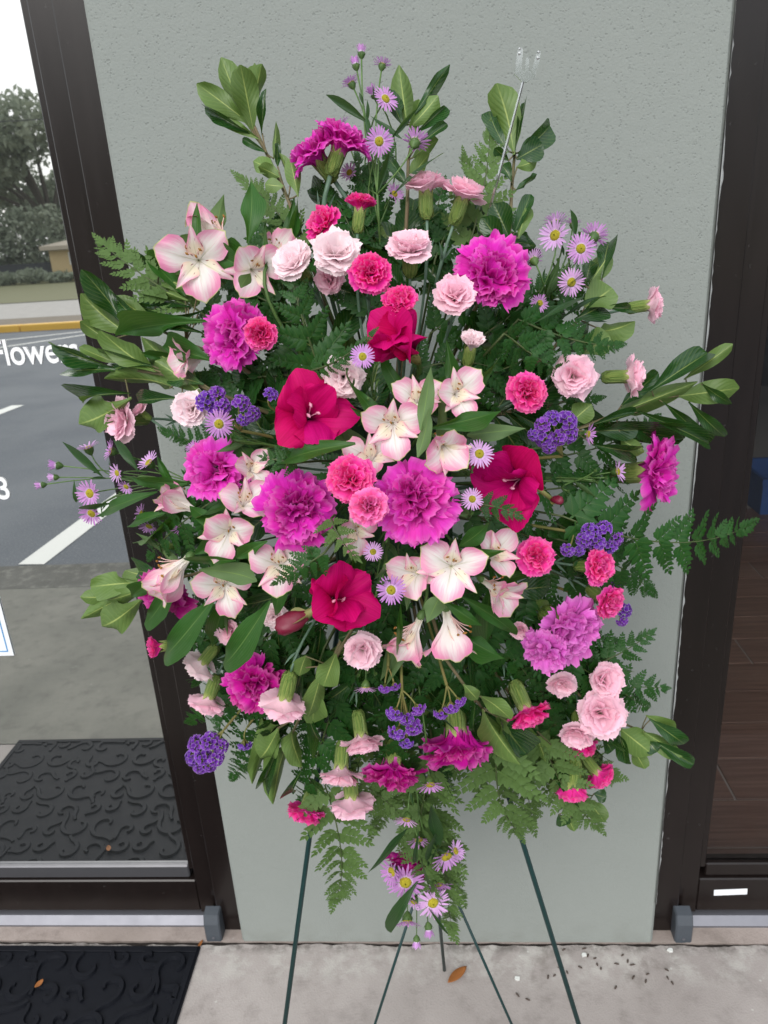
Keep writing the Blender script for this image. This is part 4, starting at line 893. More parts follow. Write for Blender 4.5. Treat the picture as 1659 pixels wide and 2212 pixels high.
def invol():
    m = MB(); V, F = [], []
    for j, (r_, z) in enumerate(((.15, .02), (.16, -.06), (.11, -.16), (.035, -.24))):
        for k in range(10): a = 2 * math.pi * k / 10; V.append((r_ * math.cos(a), r_ * math.sin(a), z))
    for j in range(3):
        for k in range(10): F.append((j * 10 + k, (j + 1) * 10 + k, (j + 1) * 10 + (k + 1) % 10, j * 10 + (k + 1) % 10))
    for q in range(16):
        a = 2 * math.pi * q / 16; lv = q % 3; c, s = math.cos(a), math.sin(a); r0, z0 = (.10, .14, .16)[lv], (-.17, -.10, -.04)[lv]; b = len(V)
        V += [(r0 * c - .03 * s, r0 * s + .03 * c, z0), (r0 * c + .03 * s, r0 * s - .03 * c, z0), ((r0 + .07) * c, (r0 + .07) * s, z0 + .10)]; F.append((b, b + 1, b + 2))
    return mesh('flower_head', V, F, M_bract)
INV = invol()
ACOL = (S(220, 174, 226), S(210, 156, 218), S(204, 146, 212))
def aster(hub, heads, label, off=0.0, leaves=3, group=None, extra=()):
    rnd = random.Random(int(hub[0] * 17 + hub[1])); H = at(hub[0], hub[1], dome(hub[0], hub[1]) - off + 0.03); s0 = in_foam(H, rnd); t = root('aster', s0, label, 'aster', group)
    main = bez(s0, (s0 + H) / 2 + Vector((0, 0.015, 0)), H, 8); put('stem', MB().tube(main, [.0017] * 6 + [.0014] * 3, 6).mesh('stem', M_gstem, True), t)
    for hd in heads:
        x, y, d, f, kind = hd[:5]; o2 = hd[5] if len(hd) > 5 else off; P = at(x, y, dome(x, y) - o2); F = facing(f, x, y); D = d * pxm(P) * (1.12 if kind == 's' else 1.02)
        if kind == 'b': D *= 1.9
        Mh = Matrix.Translation(P - F * .06 * D) @ frame(F, rnd.uniform(0, 6)) @ Matrix.Scale(D, 4); col = rnd.choice(ACOL)
        h = put('flower_head', INV, t, Mh); WINV[h.name] = Mh.inverted()
        if kind != 'g':
            put('ray_petals', rnd.choice(RAYS[kind]), h, Mh, col)
            if kind != 'b': put('disc', DISC, h, Mh)
        foot = P - F * .29 * D; k = main[rnd.randrange(5, 9)]; L = (foot - k).length
        put('branch', MB().tube(bez(k, foot - F * L * .45, foot, 7), .0009, 5).mesh('branch', M_gstem, True), t)
        if L > .03:
            bz = bez(k, foot - F * L * .45, foot, 7)[rnd.randrange(3, 6)]; e = bz + (F + Vector((rnd.uniform(-.8, .8), rnd.uniform(-.5, .3), rnd.uniform(-.8, .8)))).normalized() * rnd.uniform(.012, .024); leaf_between(bz, e, .0035, 't', L_THIN, 'leaf', t, rnd)
    for k in range(leaves):
        b = main[rnd.randrange(3, 9)]; d = (H - s0).normalized(); e = b + (d * 1.1 + Vector((rnd.uniform(-.8, .8), rnd.uniform(-.6, .1), rnd.uniform(-.8, .8)))).normalized() * rnd.uniform(.03, .06); leaf_between(b, e, rnd.uniform(.005, .009), rnd.choice('tu'), L_THIN, 'leaf', t, rnd)
    for (bx, by, tx, ty, w) in extra:
        P0 = at(bx, by, dome(bx, by) - off); P1 = at(tx, ty, dome(tx, ty) - off - .01); leaf_between(P0, P1, w * pxm(P0), 't', L_THIN, 'leaf', t, rnd)
    return t

# ---- statice
def floret_patch(seed, n=18):
    """a crest of papery cups over a small dome, unit radius"""
    r = random.Random(seed); V, F, U = [], [], []
    for k in range(n):
        t = (k + .5) / n; ph = k * 2.39996; th = math.acos(1 - t * .95); c = Vector((math.sin(th) * math.cos(ph), math.sin(th) * math.sin(ph), math.cos(th) * .8)); nrm = (c + Vector((r.uniform(-.35, .35), r.uniform(-.35, .35), .25))).normalized(); M = frame(nrm, r.uniform(0, 6)); R = r.uniform(.26, .42); b = len(V); m = 10
        V.append(tuple(c * .62)); U.append((.5, 0))
        for i in range(m): a = 2 * math.pi * i / m; q = M @ Vector((math.cos(a) * R * .55, math.sin(a) * R * .55, .10)); V.append(tuple(c * .86 + q)); U.append((i / m, .6))
        for i in range(m): a = 2 * math.pi * (i + .2) / m; rr = R * (1.05 if i % 2 else .80) * r.uniform(.88, 1.12); q = M @ Vector((math.cos(a) * rr, math.sin(a) * rr, .10 + r.uniform(.03, .15))); V.append(tuple(c * .86 + q)); U.append((i / m, 1))
        for i in range(m): j = (i + 1) % m; F += [(b, b + 1 + i, b + 1 + j), (b + 1 + i, b + 1 + m + i, b + 1 + m + j, b + 1 + j)]
    return mesh('florets', V, F, M_stat, U, False)
FLP = [floret_patch(k) for k in range(3)]
def bristle(seed):
    r = random.Random(seed); m = MB()
    for k in range(22):
        a = r.uniform(0, 6.28); rr = r.uniform(.2, .8); m.tube([(0, 0, -.75), (math.cos(a) * rr * .6, math.sin(a) * rr * .6, -.2), (math.cos(a) * rr, math.sin(a) * rr, .35)], [.05, .09, .05], 4)
    return m.mesh('bracts', M_stalk, True)
BRI = [bristle(k) for k in range(2)]
def statice(bunches, hub, label, off=0.0, col=None):
    rnd = random.Random(int(hub[0] + 3 * hub[1])); H = at(hub[0], hub[1], dome(*hub) - off + .03); s0 = in_foam(H, rnd); t = root('statice', s0, label, 'statice'); main = bez(s0, (s0 + H) / 2 + Vector((0, .01, 0)), H, 7)
    put('stem', MB().tube(main, .0019, 6).mesh('stem', M_stalk, True), t); col = col or S(120, 62, 172)
    for (x, y, d, f) in bunches:
        P = at(x, y, dome(x, y) - off); F = facing(f, x, y); R = d * pxm(P) / 2 / 1.36; Mh = Matrix.Translation(P - F * R * .35) @ frame(F, rnd.uniform(0, 6)) @ Matrix.Scale(R, 4)
        b = put('bracts', rnd.choice(BRI), t, Mh); WINV[b.name] = Mh.inverted(); fl = put('florets', rnd.choice(FLP), b, Mh, col); fl['kind'] = 'stuff'
        foot = P - F * R * 1.05; put('branch', MB().tube(bez(main[-1], foot - F * .01, foot, 5), .0011, 5).mesh('branch', M_stalk, True), t)
    return t

# ---- leafy branches
def sprig(stem, leaves, label, off=0.0, lo=0.0, group=None, wood=True):
    rnd = random.Random(int(stem[0][0] * 3 + stem[0][1])); pts = [at(x, y, dome(x, y) - off + .012) for x, y in stem]; s0 = in_foam(pts[0], rnd); t = root('pittosporum_branch', s0, label, 'foliage branch', group)
    path = bez(s0, (s0 + pts[0]) / 2 + Vector((0, .015, 0)), pts[0], 4) + pts[1:]; n = len(path)
    put('branch_stem', MB().tube(path, [.0030 - .0014 * i / (n - 1) for i in range(n)], 7).mesh('branch_stem', M_wood, True), t)
    for L in leaves:
        bx, by, tx, ty, w, sd = L[:6]; o2 = L[6] if len(L) > 6 else rnd.uniform(-.004, .012); P0 = at(bx, by, dome(bx, by) - off); P1 = at(tx, ty, dome(tx, ty) - off - o2)
        lp = leaf_between(P0, P1, w * 1.18 * pxm(P0), sd, L_PIT, 'leaf', t, rnd)
        # a short petiole back to the branch
        best = min(path[3:], key=lambda q: (q - P0).length)
        if (best - P0).length > .004: put('petiole', MB().tube([best, (best + P0) / 2, P0 + (P1 - P0) * .04], .0009, 5).mesh('petiole', M_wood, True), t)
    return t

# ------------------------------------------------------------------ greenery of the spray
G_FILL = 'fern fronds filling the middle of the spray'
FERNS = [
 (420, 665, 212, 518, 170, -.03, -.01, 'u', 'fern frond reaching up over the dark door frame beside the broad pittosporum leaves', .2, 9),
 (690, 795, 628, 588, 205, -.03, .015, 't', 'bright fern frond standing upright above the largest crimson gladiolus', 0, 9),
 (672, 800, 812, 712, 66, .01, .035, 't', 'narrow fern frond tip crossing toward the folded crimson gladiolus', 0, 7),
 (1010, 540, 1058, 275, 165, -.05, -.03, 'u', 'fern frond rising behind the clear card pick', 0, 7),
 (1215, 1115, 1626, 1130, 250, -.03, .01, 't', 'large fern frond stretching over the dark door frame below the side-facing magenta carnation', .15, 12),
 (1225, 1170, 1415, 1285, 190, -.04, 0, 't', 'fern frond hanging below the largest fern, beside the purple statice', 0, 9),
 (700, 1690, 716, 1952, 185, -.04, 0, 'u', 'fern frond hanging lowest at the green easel leg under the pale pink carnations', 0, 8),
 (940, 1640, 986, 2015, 150, -.04, 0, 'u', 'long narrow fern frond hanging beside the lowest asters', .4, 10),
 (1075, 1600, 1128, 1805, 235, -.03, .01, 'u', 'broad fern frond hanging over the thick easel leg', 0, 8),
 (1170, 1600, 1300, 1790, 170, -.04, 0, 'u', 'fern frond hanging behind the two lowest hot pink carnations', 0, 8),
 (480, 1070, 322, 1205, 190, -.04, -.02, 't', 'fern frond drooping in front of the dark door frame below the small asters', .3, 9),
 (1275, 1440, 1412, 1362, 120, -.05, -.02, 't', 'fern frond pointing up beside the orchid-pink carnation', 0, 7),
 (1285, 1500, 1442, 1488, 150, -.07, -.03, 't', 'fern frond spreading behind the round pale pink carnations', .2, 7),
 (650, 540, 508, 378, 120, -.05, -.03, 'u', 'fern frond behind the upper pittosporum branch', 0, 8),
 (1120, 690, 1345, 745, 150, -.02, .01, 't', 'fern frond spreading under the aster cluster toward the pillar edge', -.3, 9),
 (1090, 720, 1255, 825, 120, -.01, -.02, 't', 'fern frond drooping between the small pale bud and the viewer-facing pale pink carnation', 0, 8),
 (770, 1690, 868, 1765, 100, -.04, -.01, 'u', 'small fern frond tucked under the lowest pale pink carnations', 0, 6),
 (700, 1195, 588, 1262, 100, .045, .06, 't', 'dark glossy fern tip lying over the speckled alstroemeria', 0, 7),
 (715, 1120, 778, 1212, 92, .02, .04, 'u', 'small grey-green fern tip above the lowest crimson gladiolus', 0, 7),
 (700, 1225, 668, 1185, 60, .03, .05, 't', 'short fern tip between the central magenta carnation and the gladiolus', 0, 5),
 (1040, 1090, 1130, 1120, 80, .0, .03, 't', 'short fern tip beside the small aster under the crimson gladiolus', 0, 6),
 (640, 1000, 560, 985, 90, .03, .05, 't', 'short fern tip above the magenta carnation beside the white bud', 0, 6),
]
for k, F_ in enumerate(FERNS):
    fern(*F_[:5], F_[5], F_[6], F_[7], F_[8], None, F_[9], F_[10], k)
sprig([(622, 430), (575, 330), (528, 225)], [(545, 285, 477, 124, 44, 'u'), (548, 285, 519, 140, 48, 'u', .02), (550, 262, 566, 138, 34, 'u'), (538, 255, 550, 136, 22, 'u', -.01), (545, 272, 425, 181, 36, 'u'), (550, 292, 443, 232, 22, 't', -.01), (562, 302, 466, 249, 22, 'u'), (566, 292, 575, 192, 18, 't'), (575, 330, 524, 300, 15, 't'), (590, 345, 596, 262, 14, 'u'), (604, 372, 547, 348, 32, 'u'), (606, 384, 558, 360, 28, 'u', .02), (614, 402, 572, 398, 28, 'u'), (628, 402, 602, 330, 26, 'u'), (644, 425, 626, 342, 30, 'u'), (600, 362, 600, 310, 16, 't')],
      'pittosporum branch with upright olive leaves, highest beside the top magenta carnation', -.02)
sprig([(880, 440), (882, 345), (900, 262)], [(880, 268, 862, 140, 44, 'u'), (890, 255, 972, 139, 20, 't'), (886, 275, 946, 206, 40, 'u', .02), (890, 292, 962, 230, 18, 't'), (895, 322, 966, 268, 20, 't'), (890, 342, 947, 302, 30, 'u'), (872, 275, 838, 192, 26, 't'), (880, 402, 928, 332, 32, 'u'), (880, 402, 838, 340, 26, 't'), (884, 330, 905, 215, 24, 'u')],
      'pittosporum branch rising behind the asters at the top of the spray', -.03)
sprig([(1100, 520), (1106, 400), (1112, 330)], [(1110, 334, 1072, 180, 54, 'u', .02), (1100, 330, 1057, 240, 26, 't', -.01), (1118, 332, 1188, 272, 48, 't'), (1115, 344, 1172, 312, 46, 't', .02), (1115, 362, 1160, 347, 30, 'u'), (1112, 332, 1132, 222, 13, 't'), (1100, 348, 1068, 320, 20, 't'), (1105, 392, 1084, 358, 22, 't'), (1112, 412, 1160, 376, 16, 't'), (1100, 515, 1066, 440, 42, 't'), (1110, 505, 1146, 420, 26, 't'), (1120, 515, 1141, 442, 30, 'u'), (1090, 545, 1040, 470, 34, 't'), (1085, 545, 1035, 520, 30, 't')],
      'pittosporum branch with one broad pale leaf beside the card pick', -.02)
sprig([(480, 770), (400, 740), (330, 705)], [(279, 714, 176, 582, 30, 't', .02), (311, 701, 250, 640, 30, 't'), (275, 720, 174, 634, 46, 'u', .01), (236, 737, 173, 694, 28, 'u'), (405, 649, 295, 603, 40, 'u'), (347, 580, 269, 548, 27, 't'), (412, 662, 303, 629, 28, 't'), (435, 672, 324, 682, 38, 't'), (334, 698, 249, 639, 32, 'u'), (399, 808, 305, 728, 42, 'u', -.005), (430, 640, 345, 588, 34, 'u'), (400, 700, 290, 660, 34, 't', -.02), (440, 720, 330, 700, 36, 't', -.02)],
      'dense pittosporum branch with long dark rolled leaves over the dark door frame', -.01)
sprig([(470, 850), (390, 815), (262, 795)], [(337, 802, 216, 714, 54, 'u', .02), (373, 840, 225, 818, 54, 'u', .02), (432, 848, 334, 780, 48, 'u', .025), (249, 794, 111, 740, 36, 't'), (256, 785, 171, 750, 24, 'u', .015), (262, 800, 133, 806, 28, 't'), (284, 860, 170, 916, 52, 'u'), (282, 850, 183, 866, 26, 't', -.01), (398, 862, 300, 868, 24, 't'), (330, 790, 240, 780, 34, 't', -.02), (440, 830, 380, 815, 40, 't', -.02)],
      'pittosporum branch with the broadest olive leaves, reaching over the lettered glass', .0)
sprig([(1240, 930), (1330, 895), (1420, 862), (1490, 840)], [(1402, 846, 1528, 763, 48, 't'), (1327, 894, 1508, 824, 40, 'u', .02), (1477, 820, 1583, 743, 26, 'u', .02), (1461, 856, 1597, 838, 46, 'u'), (1516, 828, 1581, 872, 22, 't', .02), (1487, 868, 1565, 943, 28, 't'), (1376, 888, 1530, 959, 34, 't', .01), (1308, 912, 1476, 948, 40, 't'), (1431, 868, 1508, 942, 22, 't'), (1288, 932, 1378, 930, 34, 't'), (1275, 919, 1375, 893, 24, 't'), (1340, 878, 1422, 806, 32, 't'), (1240, 907, 1278, 873, 46, 'u'), (1340, 948, 1392, 976, 34, 'u', .01), (1280, 960, 1370, 975, 36, 't', -.01)],
      'long pittosporum branch pointing at the dark door frame above the magenta carnation', -.02)
sprig([(1180, 770), (1250, 690), (1300, 640)], [(1300, 602, 1316, 523, 38, 't', -.01), (1275, 612, 1320, 544, 40, 'u', .01), (1262, 618, 1276, 564, 26, 't'), (1262, 664, 1322, 622, 62, 'u'), (1300, 714, 1372, 694, 52, 'u'), (1256, 764, 1316, 725, 52, 'u'), (1295, 664, 1362, 668, 20, 't'), (1240, 690, 1300, 660, 44, 't', -.01), (1200, 760, 1270, 720, 44, 't', -.02)],
      'pittosporum branch behind the aster cluster and the pale side-facing carnation', -.03)
sprig([(420, 1240), (330, 1262), (215, 1298)], [(305, 1258, 196, 1268, 46, 'u', .015), (235, 1292, 173, 1290, 30, 'u'), (305, 1274, 232, 1297, 36, 'u', .02), (296, 1277, 175, 1337, 40, 'u'), (308, 1292, 220, 1353, 56, 'u', .02), (316, 1240, 270, 1232, 40, 'u', -.01), (330, 1300, 348, 1342, 30, 'u', -.01), (360, 1250, 300, 1235, 36, 't', -.01)],
      'short pittosporum branch below the white parking line mirrored in the glass', -.03)
sprig([(700, 1470), (650, 1545), (612, 1625)], [(602, 1567, 545, 1694, 46, 'u'), (602, 1572, 562, 1638, 46, 'u', .015), (621, 1612, 590, 1738, 54, 'u', .02), (631, 1577, 652, 1657, 46, 'u', .01), (608, 1592, 572, 1686, 28, 't', -.01), (654, 1660, 630, 1712, 16, 't'), (660, 1530, 690, 1600, 30, 't', -.01)],
      'pittosporum branch hanging below the nodding pale pink carnation', .0)
sprig([(760, 1360), (715, 1440), (690, 1490)], [(693, 1455, 666, 1548, 46, 'u', .015), (661, 1416, 647, 1460, 42, 'u'), (726, 1410, 699, 1482, 46, 'u', .01), (683, 1482, 676, 1562, 42, 'u'), (655, 1440, 640, 1500, 36, 't', -.02)],
      'pittosporum branch hanging from under the lowest crimson gladiolus', .0)
sprig([(1250, 1500), (1320, 1550), (1385, 1580)], [(1389, 1580, 1476, 1632, 38, 'u', .015), (1402, 1552, 1478, 1607, 32, 't'), (1405, 1597, 1498, 1651, 27, 't'), (1340, 1575, 1410, 1630, 52, 'u', .015), (1334, 1584, 1351, 1649, 34, 't'), (1370, 1622, 1393, 1661, 30, 'u'), (1305, 1590, 1322, 1623, 30, 't'), (1399, 1600, 1420, 1624, 28, 't'), (1395, 1545, 1460, 1580, 28, 'u', -.01)],
      'pittosporum branch spreading below the round pale pink carnations', -.03)
sprig([(960, 1420), (1010, 1490), (1042, 1530)], [(1044, 1532, 1124, 1652, 42, 'u', .03), (1037, 1504, 1104, 1554, 38, 'u', .02), (1001, 1478, 1032, 1511, 28, 'u', .01), (1027, 1516, 1023, 1577, 12, 't'), (1070, 1546, 1156, 1608, 42, 'u'), (1076, 1533, 1136, 1628, 52, 't', -.01)],
      'pittosporum branch with a long leaf hanging beside the nodding hot pink carnation', .01)
sprig([(1140, 1560), (1200, 1660), (1270, 1735)], [(1269, 1727, 1306, 1776, 36, 'u'), (1282, 1714, 1310, 1723, 24, 't'), (1207, 1758, 1221, 1783, 28, 't'), (1226, 1766, 1241, 1796, 20, 'u'), (1155, 1590, 1179, 1646, 38, 'u'), (1187, 1606, 1251, 1660, 48, 'u'), (1170, 1640, 1230, 1690, 40, 't', -.01)],
      'pittosporum branch lowest behind the two nodding hot pink carnations', -.03)
# ------------------------------------------------------------------ large magenta carnations
C = carnation
C('big', 672, 326, 118, (-.55, -.7, .35), 'm', 'twin-lobed magenta carnation at the top of the spray, the lobe beside the pittosporum', .0)
C('big', 742, 298, 120, (.3, -.85, .3), 'm', 'highest magenta carnation, showing its thick green calyx, beside the lavender asters', .01)
C('big', 1066, 588, 158, (.25, -.35, .85), 'm', 'magenta carnation beside the upper aster cluster', .01)
C('big', 505, 728, 150, (-.5, -.05, .85), 'm', 'magenta carnation touching a closed coral carnation beside the long dark leaf', .0)
C('big', 465, 1022, 152, (-.35, -.05, .9), 'M', 'bright magenta carnation beside the small asters over the door frame', .0)
C('big', 638, 1103, 160, (-.1, .1, .95), 'm', 'ragged magenta carnation at the centre, above the lowest gladiolus', .02)
C('big', 897, 1076, 172, (.05, 0, 1), 'M', 'largest magenta carnation, facing the viewer at the centre beside two coral carnations', .02)
C('big', 1424, 1020, 160, (.88, -.02, .42), 'm', 'magenta carnation seen from the side in front of the pillar edge above the big fern', .0)
C('big', 1232, 1362, 150, (.5, .35, .7), 'o', 'orchid-pink carnation under the two side-facing hot pink carnations', .01)
C('big', 1178, 1408, 110, (-.35, .5, .75), 'o', 'paler orchid-pink bloom half hidden against its larger neighbour', .02)
C('big', 553, 1480, 132, (-.1, .35, .9), 'd', 'deep magenta carnation behind a nodding pale pink carnation', .0)
C('big', 990, 1618, 158, (.08, .93, .28), 'd', 'wide nodding magenta carnation under the small statice tuft', .0)
C('big', 848, 1675, 128, (-.05, .9, .35), 'd', 'nodding magenta carnation below the purple statice plume', .0)
C('big', 360, 1282, 128, (-.3, .55, .65), 'd', 'deep magenta carnation half covered by a trumpet-shaped alstroemeria', -.02)
C('big', 892, 1858, 128, (.0, .9, .3), 'd', 'lowest magenta carnation, tangled behind drooping aster stems', -.03)
# ------------------------------------------------------------------ small hot pink carnations
for (x, y, d, f, c, off, opn, lab) in [
 (692, 478, 84, (-.5, -.55, .65), 'h', .0, .95, 'hot pink spray carnation tilted toward the lily leaf above the pale pink pair'),
 (779, 438, 76, (.1, -.95, .25), 'h', .0, .8, 'cup-shaped hot pink spray carnation, highest of the hot pink ones'),
 (800, 586, 92, (.05, -.35, .9), 'h', .02, .95, 'hot pink spray carnation between the two whitest carnations in the upper middle'),
 (862, 648, 84, (-.1, -.6, .7), 'h', .01, .8, 'hot pink spray carnation just above the folded gladiolus'),
 (560, 722, 76, (-.3, .0, .92), 'c', .045, .72, 'closed coral carnation in front of a magenta carnation'),
 (756, 1032, 104, (-.15, -.2, .95), 'c', .045, .95, 'coral pink spray carnation at the centre, upper of two touching'),
 (797, 1096, 88, (.1, .15, 1), 'p', .065, .9, 'pale coral spray carnation at the centre, lower of two touching'),
 (1142, 845, 86, (.35, -.2, .85), 'c', .0, .95, 'hot pink spray carnation above the long leaves beside the purple statice'),
 (1160, 1202, 86, (.35, -.1, .9), 'c', .0, .9, 'coral pink spray carnation between alstroemeria and purple statice'),
 (1296, 1225, 86, (.65, .05, .7), 'c', .03, .85, 'coral pink spray carnation in front of the purple statice, upper of two'),
 (1318, 1302, 80, (.6, .4, .6), 'c', .025, .85, 'coral pink spray carnation below its twin beside the purple statice'),
 (334, 1398, 52, (-.9, .12, .3), 'k', .0, .55, 'small half-open pink carnation bud in front of the dark door frame'),
 (1142, 1548, 100, (.35, .82, .3), 'k', .01, .9, 'nodding hot pink spray carnation beside the long hanging leaf'),
 (1252, 1616, 82, (.15, .9, .25), 'k', -.02, .9, 'hot pink spray carnation half hidden under a pale pink one'),
 (1296, 1677, 74, (.6, .75, .05), 'k', .0, .8, 'nodding hot pink spray carnation beside the lowest pair, pointing outward'),
 (1234, 1714, 78, (-.05, .97, -.12), 'k', .02, .75, 'lowest hot pink spray carnation under its long green calyx'),
 (660, 1757, 84, (-.25, .92, .15), 'k', .0, .9, 'hot pink spray carnation hanging just above the green easel leg')]:
    C('hot', x, y, d, f, c, lab, off, opn)
# ------------------------------------------------------------------ small pale pink carnations
for (x, y, d, f, c, off, opn, lab) in [
 (918, 395, 92, (-.05, -.95, .22), 'l', .0, .92, 'pale pink spray carnation seen from the side, highest of the pale ones'),
 (1006, 410, 92, (.3, -.85, .3), 'l', .0, .98, 'pale pink spray carnation with a drooping petal beside the card pick'),
 (726, 541, 102, (.05, -.45, .85), 'w', .02, .95, 'whitest open spray carnation between two hot pink ones'),
 (632, 560, 92, (-.35, -.5, .75), 'w', .02, .9, 'whitish pink spray carnation next to the speckled alstroemeria'),
 (712, 604, 66, (.0, -.2, .8), 'l', -.03, .9, 'shaded pale pink carnation behind the whitest one'),
 (886, 528, 96, (.0, -.72, .65), 'r', .01, .92, 'round pale pink spray carnation above the hot pink and gladiolus in the upper middle'),
 (983, 633, 90, (.05, -.45, .85), 'l', .02, .92, 'pale pink spray carnation tucked against the upper magenta carnation'),
 (1020, 735, 56, (.15, -.75, .6), 'w', .0, .55, 'small half-open pale pink bud standing alone in dark greenery'),
 (742, 815, 84, (.0, .05, .95), 'w', .0, 1, 'creamy pink carnation with an aster resting on it'),
 (838, 712, 48, (-.2, -.4, .8), 'l', -.01, .6, 'pale pink bud peeping from behind the folded gladiolus'),
 (1243, 812, 88, (.2, -.05, .95), 'l', .0, 1, 'pale pink carnation above the purple statice, facing the viewer'),
 (1370, 812, 84, (.96, -.05, .1), 'l', .0, .9, 'pale pink carnation seen from the side with a horizontal calyx'),
 (1413, 657, 74, (.9, -.15, .15), 'l', .0, .85, 'pale pink carnation farthest out beside the pillar edge, above its twin'),
 (254, 904, 92, (-.72, .0, .6), 'l', .0, 1, 'pale pink carnation reaching over the edge of the mirrored glass'),
 (300, 885, 40, (-.5, -.4, .3), 'l', -.03, .9, 'pale pink carnation hidden behind the one reaching over the mirrored glass'),
 (410, 882, 78, (-.25, -.05, .95), 'w', .01, .95, 'nearly white carnation beside the purple statice'),
 (783, 1408, 84, (.0, .35, .9), 'r', .02, .9, 'round pale pink carnation directly below the lowest gladiolus'),
 (430, 1440, 76, (-.6, .72, -.12), 'w', .0, .9, 'whitish nodding carnation, upper of two in front of the dark door frame'),
 (446, 1520, 82, (-.35, .9, -.02), 'l', .01, .9, 'pale pink nodding carnation, lower of two in front of the dark door frame'),
 (612, 1524, 98, (-.2, .9, -.22), 'l', .045, .95, 'large nodding pale pink carnation in front of a deep magenta one'),
 (490, 1363, 60, (-.4, .2, .8), 'l', -.01, .9, 'pale pink carnation between two long alstroemeria leaves'),
 (594, 1332, 62, (-.1, .3, .8), 'w', -.02, .85, 'creamy pink carnation behind the wine-red gladiolus bud'),
 (783, 1607, 88, (.12, .82, .3), 'l', .01, .9, 'nodding pale pink carnation, uppermost of three above the easel leg'),
 (735, 1676, 92, (-.08, .9, .25), 'l', .015, .9, 'nodding pale pink carnation, middle of three above the easel leg'),
 (760, 1739, 96, (.05, .97, .0), 'l', .02, .92, 'nodding pale pink carnation, lowest of three above the easel leg'),
 (1313, 1470, 78, (.35, .05, .85), 'l', .0, .75, 'pale pink carnation, uppermost of the round pale cluster'),
 (1300, 1542, 104, (.15, .1, .98), 'l', .03, .92, 'largest round pale pink carnation of the outer pale cluster'),
 (1245, 1590, 76, (-.05, .7, .6), 'l', .02, .9, 'pale pink carnation, lowest of the round pale cluster'),
 (1214, 1480, 64, (.1, .5, .6), 'l', -.02, .9, 'shaded pale pink carnation behind the orchid-pink carnation'),
 (1122, 1362, 44, (-.2, .3, .7), 'l', -.03, .9, 'pale pink carnation mostly hidden beside the orchid-pink carnation')]:
    C('pale', x, y, d, f, c, lab, off, opn)

# ------------------------------------------------------------------ gladiolus
glad(672, 892, 196, (.2, -.3, .85), 'largest crimson gladiolus, wide open above the long green leaf', .01, 1.0, None, .3)
glad(866, 738, 225, (-.3, -.35, .75), 'folded crimson gladiolus standing under a hot pink carnation', -.005, .55, None, .9)
glad(1108, 1040, 205, (-.45, .15, .85), 'crimson gladiolus beside the purple statice and the central asters', -.01, .95, ((1190, 1078, 1216, 1083, 20),), 1.2)
glad(726, 1292, 205, (.3, -.1, .85), 'lowest crimson gladiolus, with a dark wine-red bud beside it', .02, .86, ((662, 1328, 598, 1362, 46),), 2.2)

# ------------------------------------------------------------------ alstroemeria
A_ = alstro
A_(425, 565, 160, (-.1, .05, .95), 'largest speckled pink alstroemeria, over the edge of the dark door frame', .02, 1.0, ((400, 640, 321, 563, 38, 't', -.01, 0), (458, 694, 249, 725, 42, 't', .02, .02), (458, 779, 350, 750, 46, 't', .0, .01)), .2)
A_(455, 500, 110, (-.75, -.5, -.1), 'half-closed alstroemeria behind the largest speckled one', -.02, .55)
A_(548, 585, 130, (.15, .1, .9), 'speckled alstroemeria between the largest one and the whitish carnation', .01, .95, ((534, 526, 542, 392, 46, 't', .02, .02), (575, 585, 575, 472, 22, 't', .0, .0), (520, 622, 541, 590, 32, 'u', .045, .05)), -.2)
A_(600, 540, 90, (.3, -.4, -.4), 'alstroemeria seen from the back, behind the whitish carnation', -.02, .8)
A_(845, 920, 128, (-.1, .2, .95), 'pink alstroemeria with hanging stamens beside the grey-green upright leaf', .02, .95, ((768, 958, 590, 1008, 54, 't', .03, .03), (908, 930, 931, 792, 40, 'u', .045, .05), (902, 988, 927, 883, 38, 'u', .05, .055)), .1)
A_(988, 850, 112, (.2, -.1, .92), 'pink alstroemeria above the long leaves, uppermost of the central group', .0, .9, ((927, 925, 1082, 888, 34, 't', .02, .02), (1009, 940, 1136, 925, 42, 'u', .02, .02)), .4)
A_(905, 862, 104, (.1, -.3, .85), 'pink alstroemeria half covered by the grey-green upright leaf', -.01, .85, (), .3)
A_(962, 968, 116, (.3, .35, .85), 'pink alstroemeria touching the largest magenta carnation', .02, .8, (), .8)
A_(800, 985, 108, (-.05, -.4, .85), 'pink alstroemeria just above the coral carnations', .0, .9, (), .0)
A_(975, 1225, 150, (.0, .05, 1), 'widest alstroemeria, facing the viewer below the largest magenta carnation', .03, 1.05, ((992, 1180, 1058, 1128, 48, 't', .01, .01), (966, 1128, 986, 1084, 30, 'u', .02, .02)), -.15)
A_(893, 1240, 120, (-.35, .05, .85), 'alstroemeria overlapped by the widest alstroemeria', .01, .95, ((865, 1302, 862, 1424, 16, 't', .01, .02),), .3)
A_(1072, 1195, 104, (.45, -.25, .8), 'alstroemeria beside the coral carnation, behind the widest one', -.01, .85, (), .2)
A_(1075, 1275, 110, (.65, .45, .5), 'alstroemeria pointing down and outward below the widest one', .0, .75, ((996, 1288, 1116, 1372, 32, 't', -.01, .0),), .6)
A_(890, 1380, 120, (-.35, .9, .1), 'hanging trumpet alstroemeria with green veins, next to the round pale carnation', .01, .72, (), .0)
A_(972, 1368, 128, (.15, .93, .1), 'hanging trumpet alstroemeria with green veins under a small leaf', .02, .72, ((953, 1293, 1042, 1352, 26, 't', .01, .02), (950, 1288, 922, 1346, 46, 'u', .045, .05)), .3)
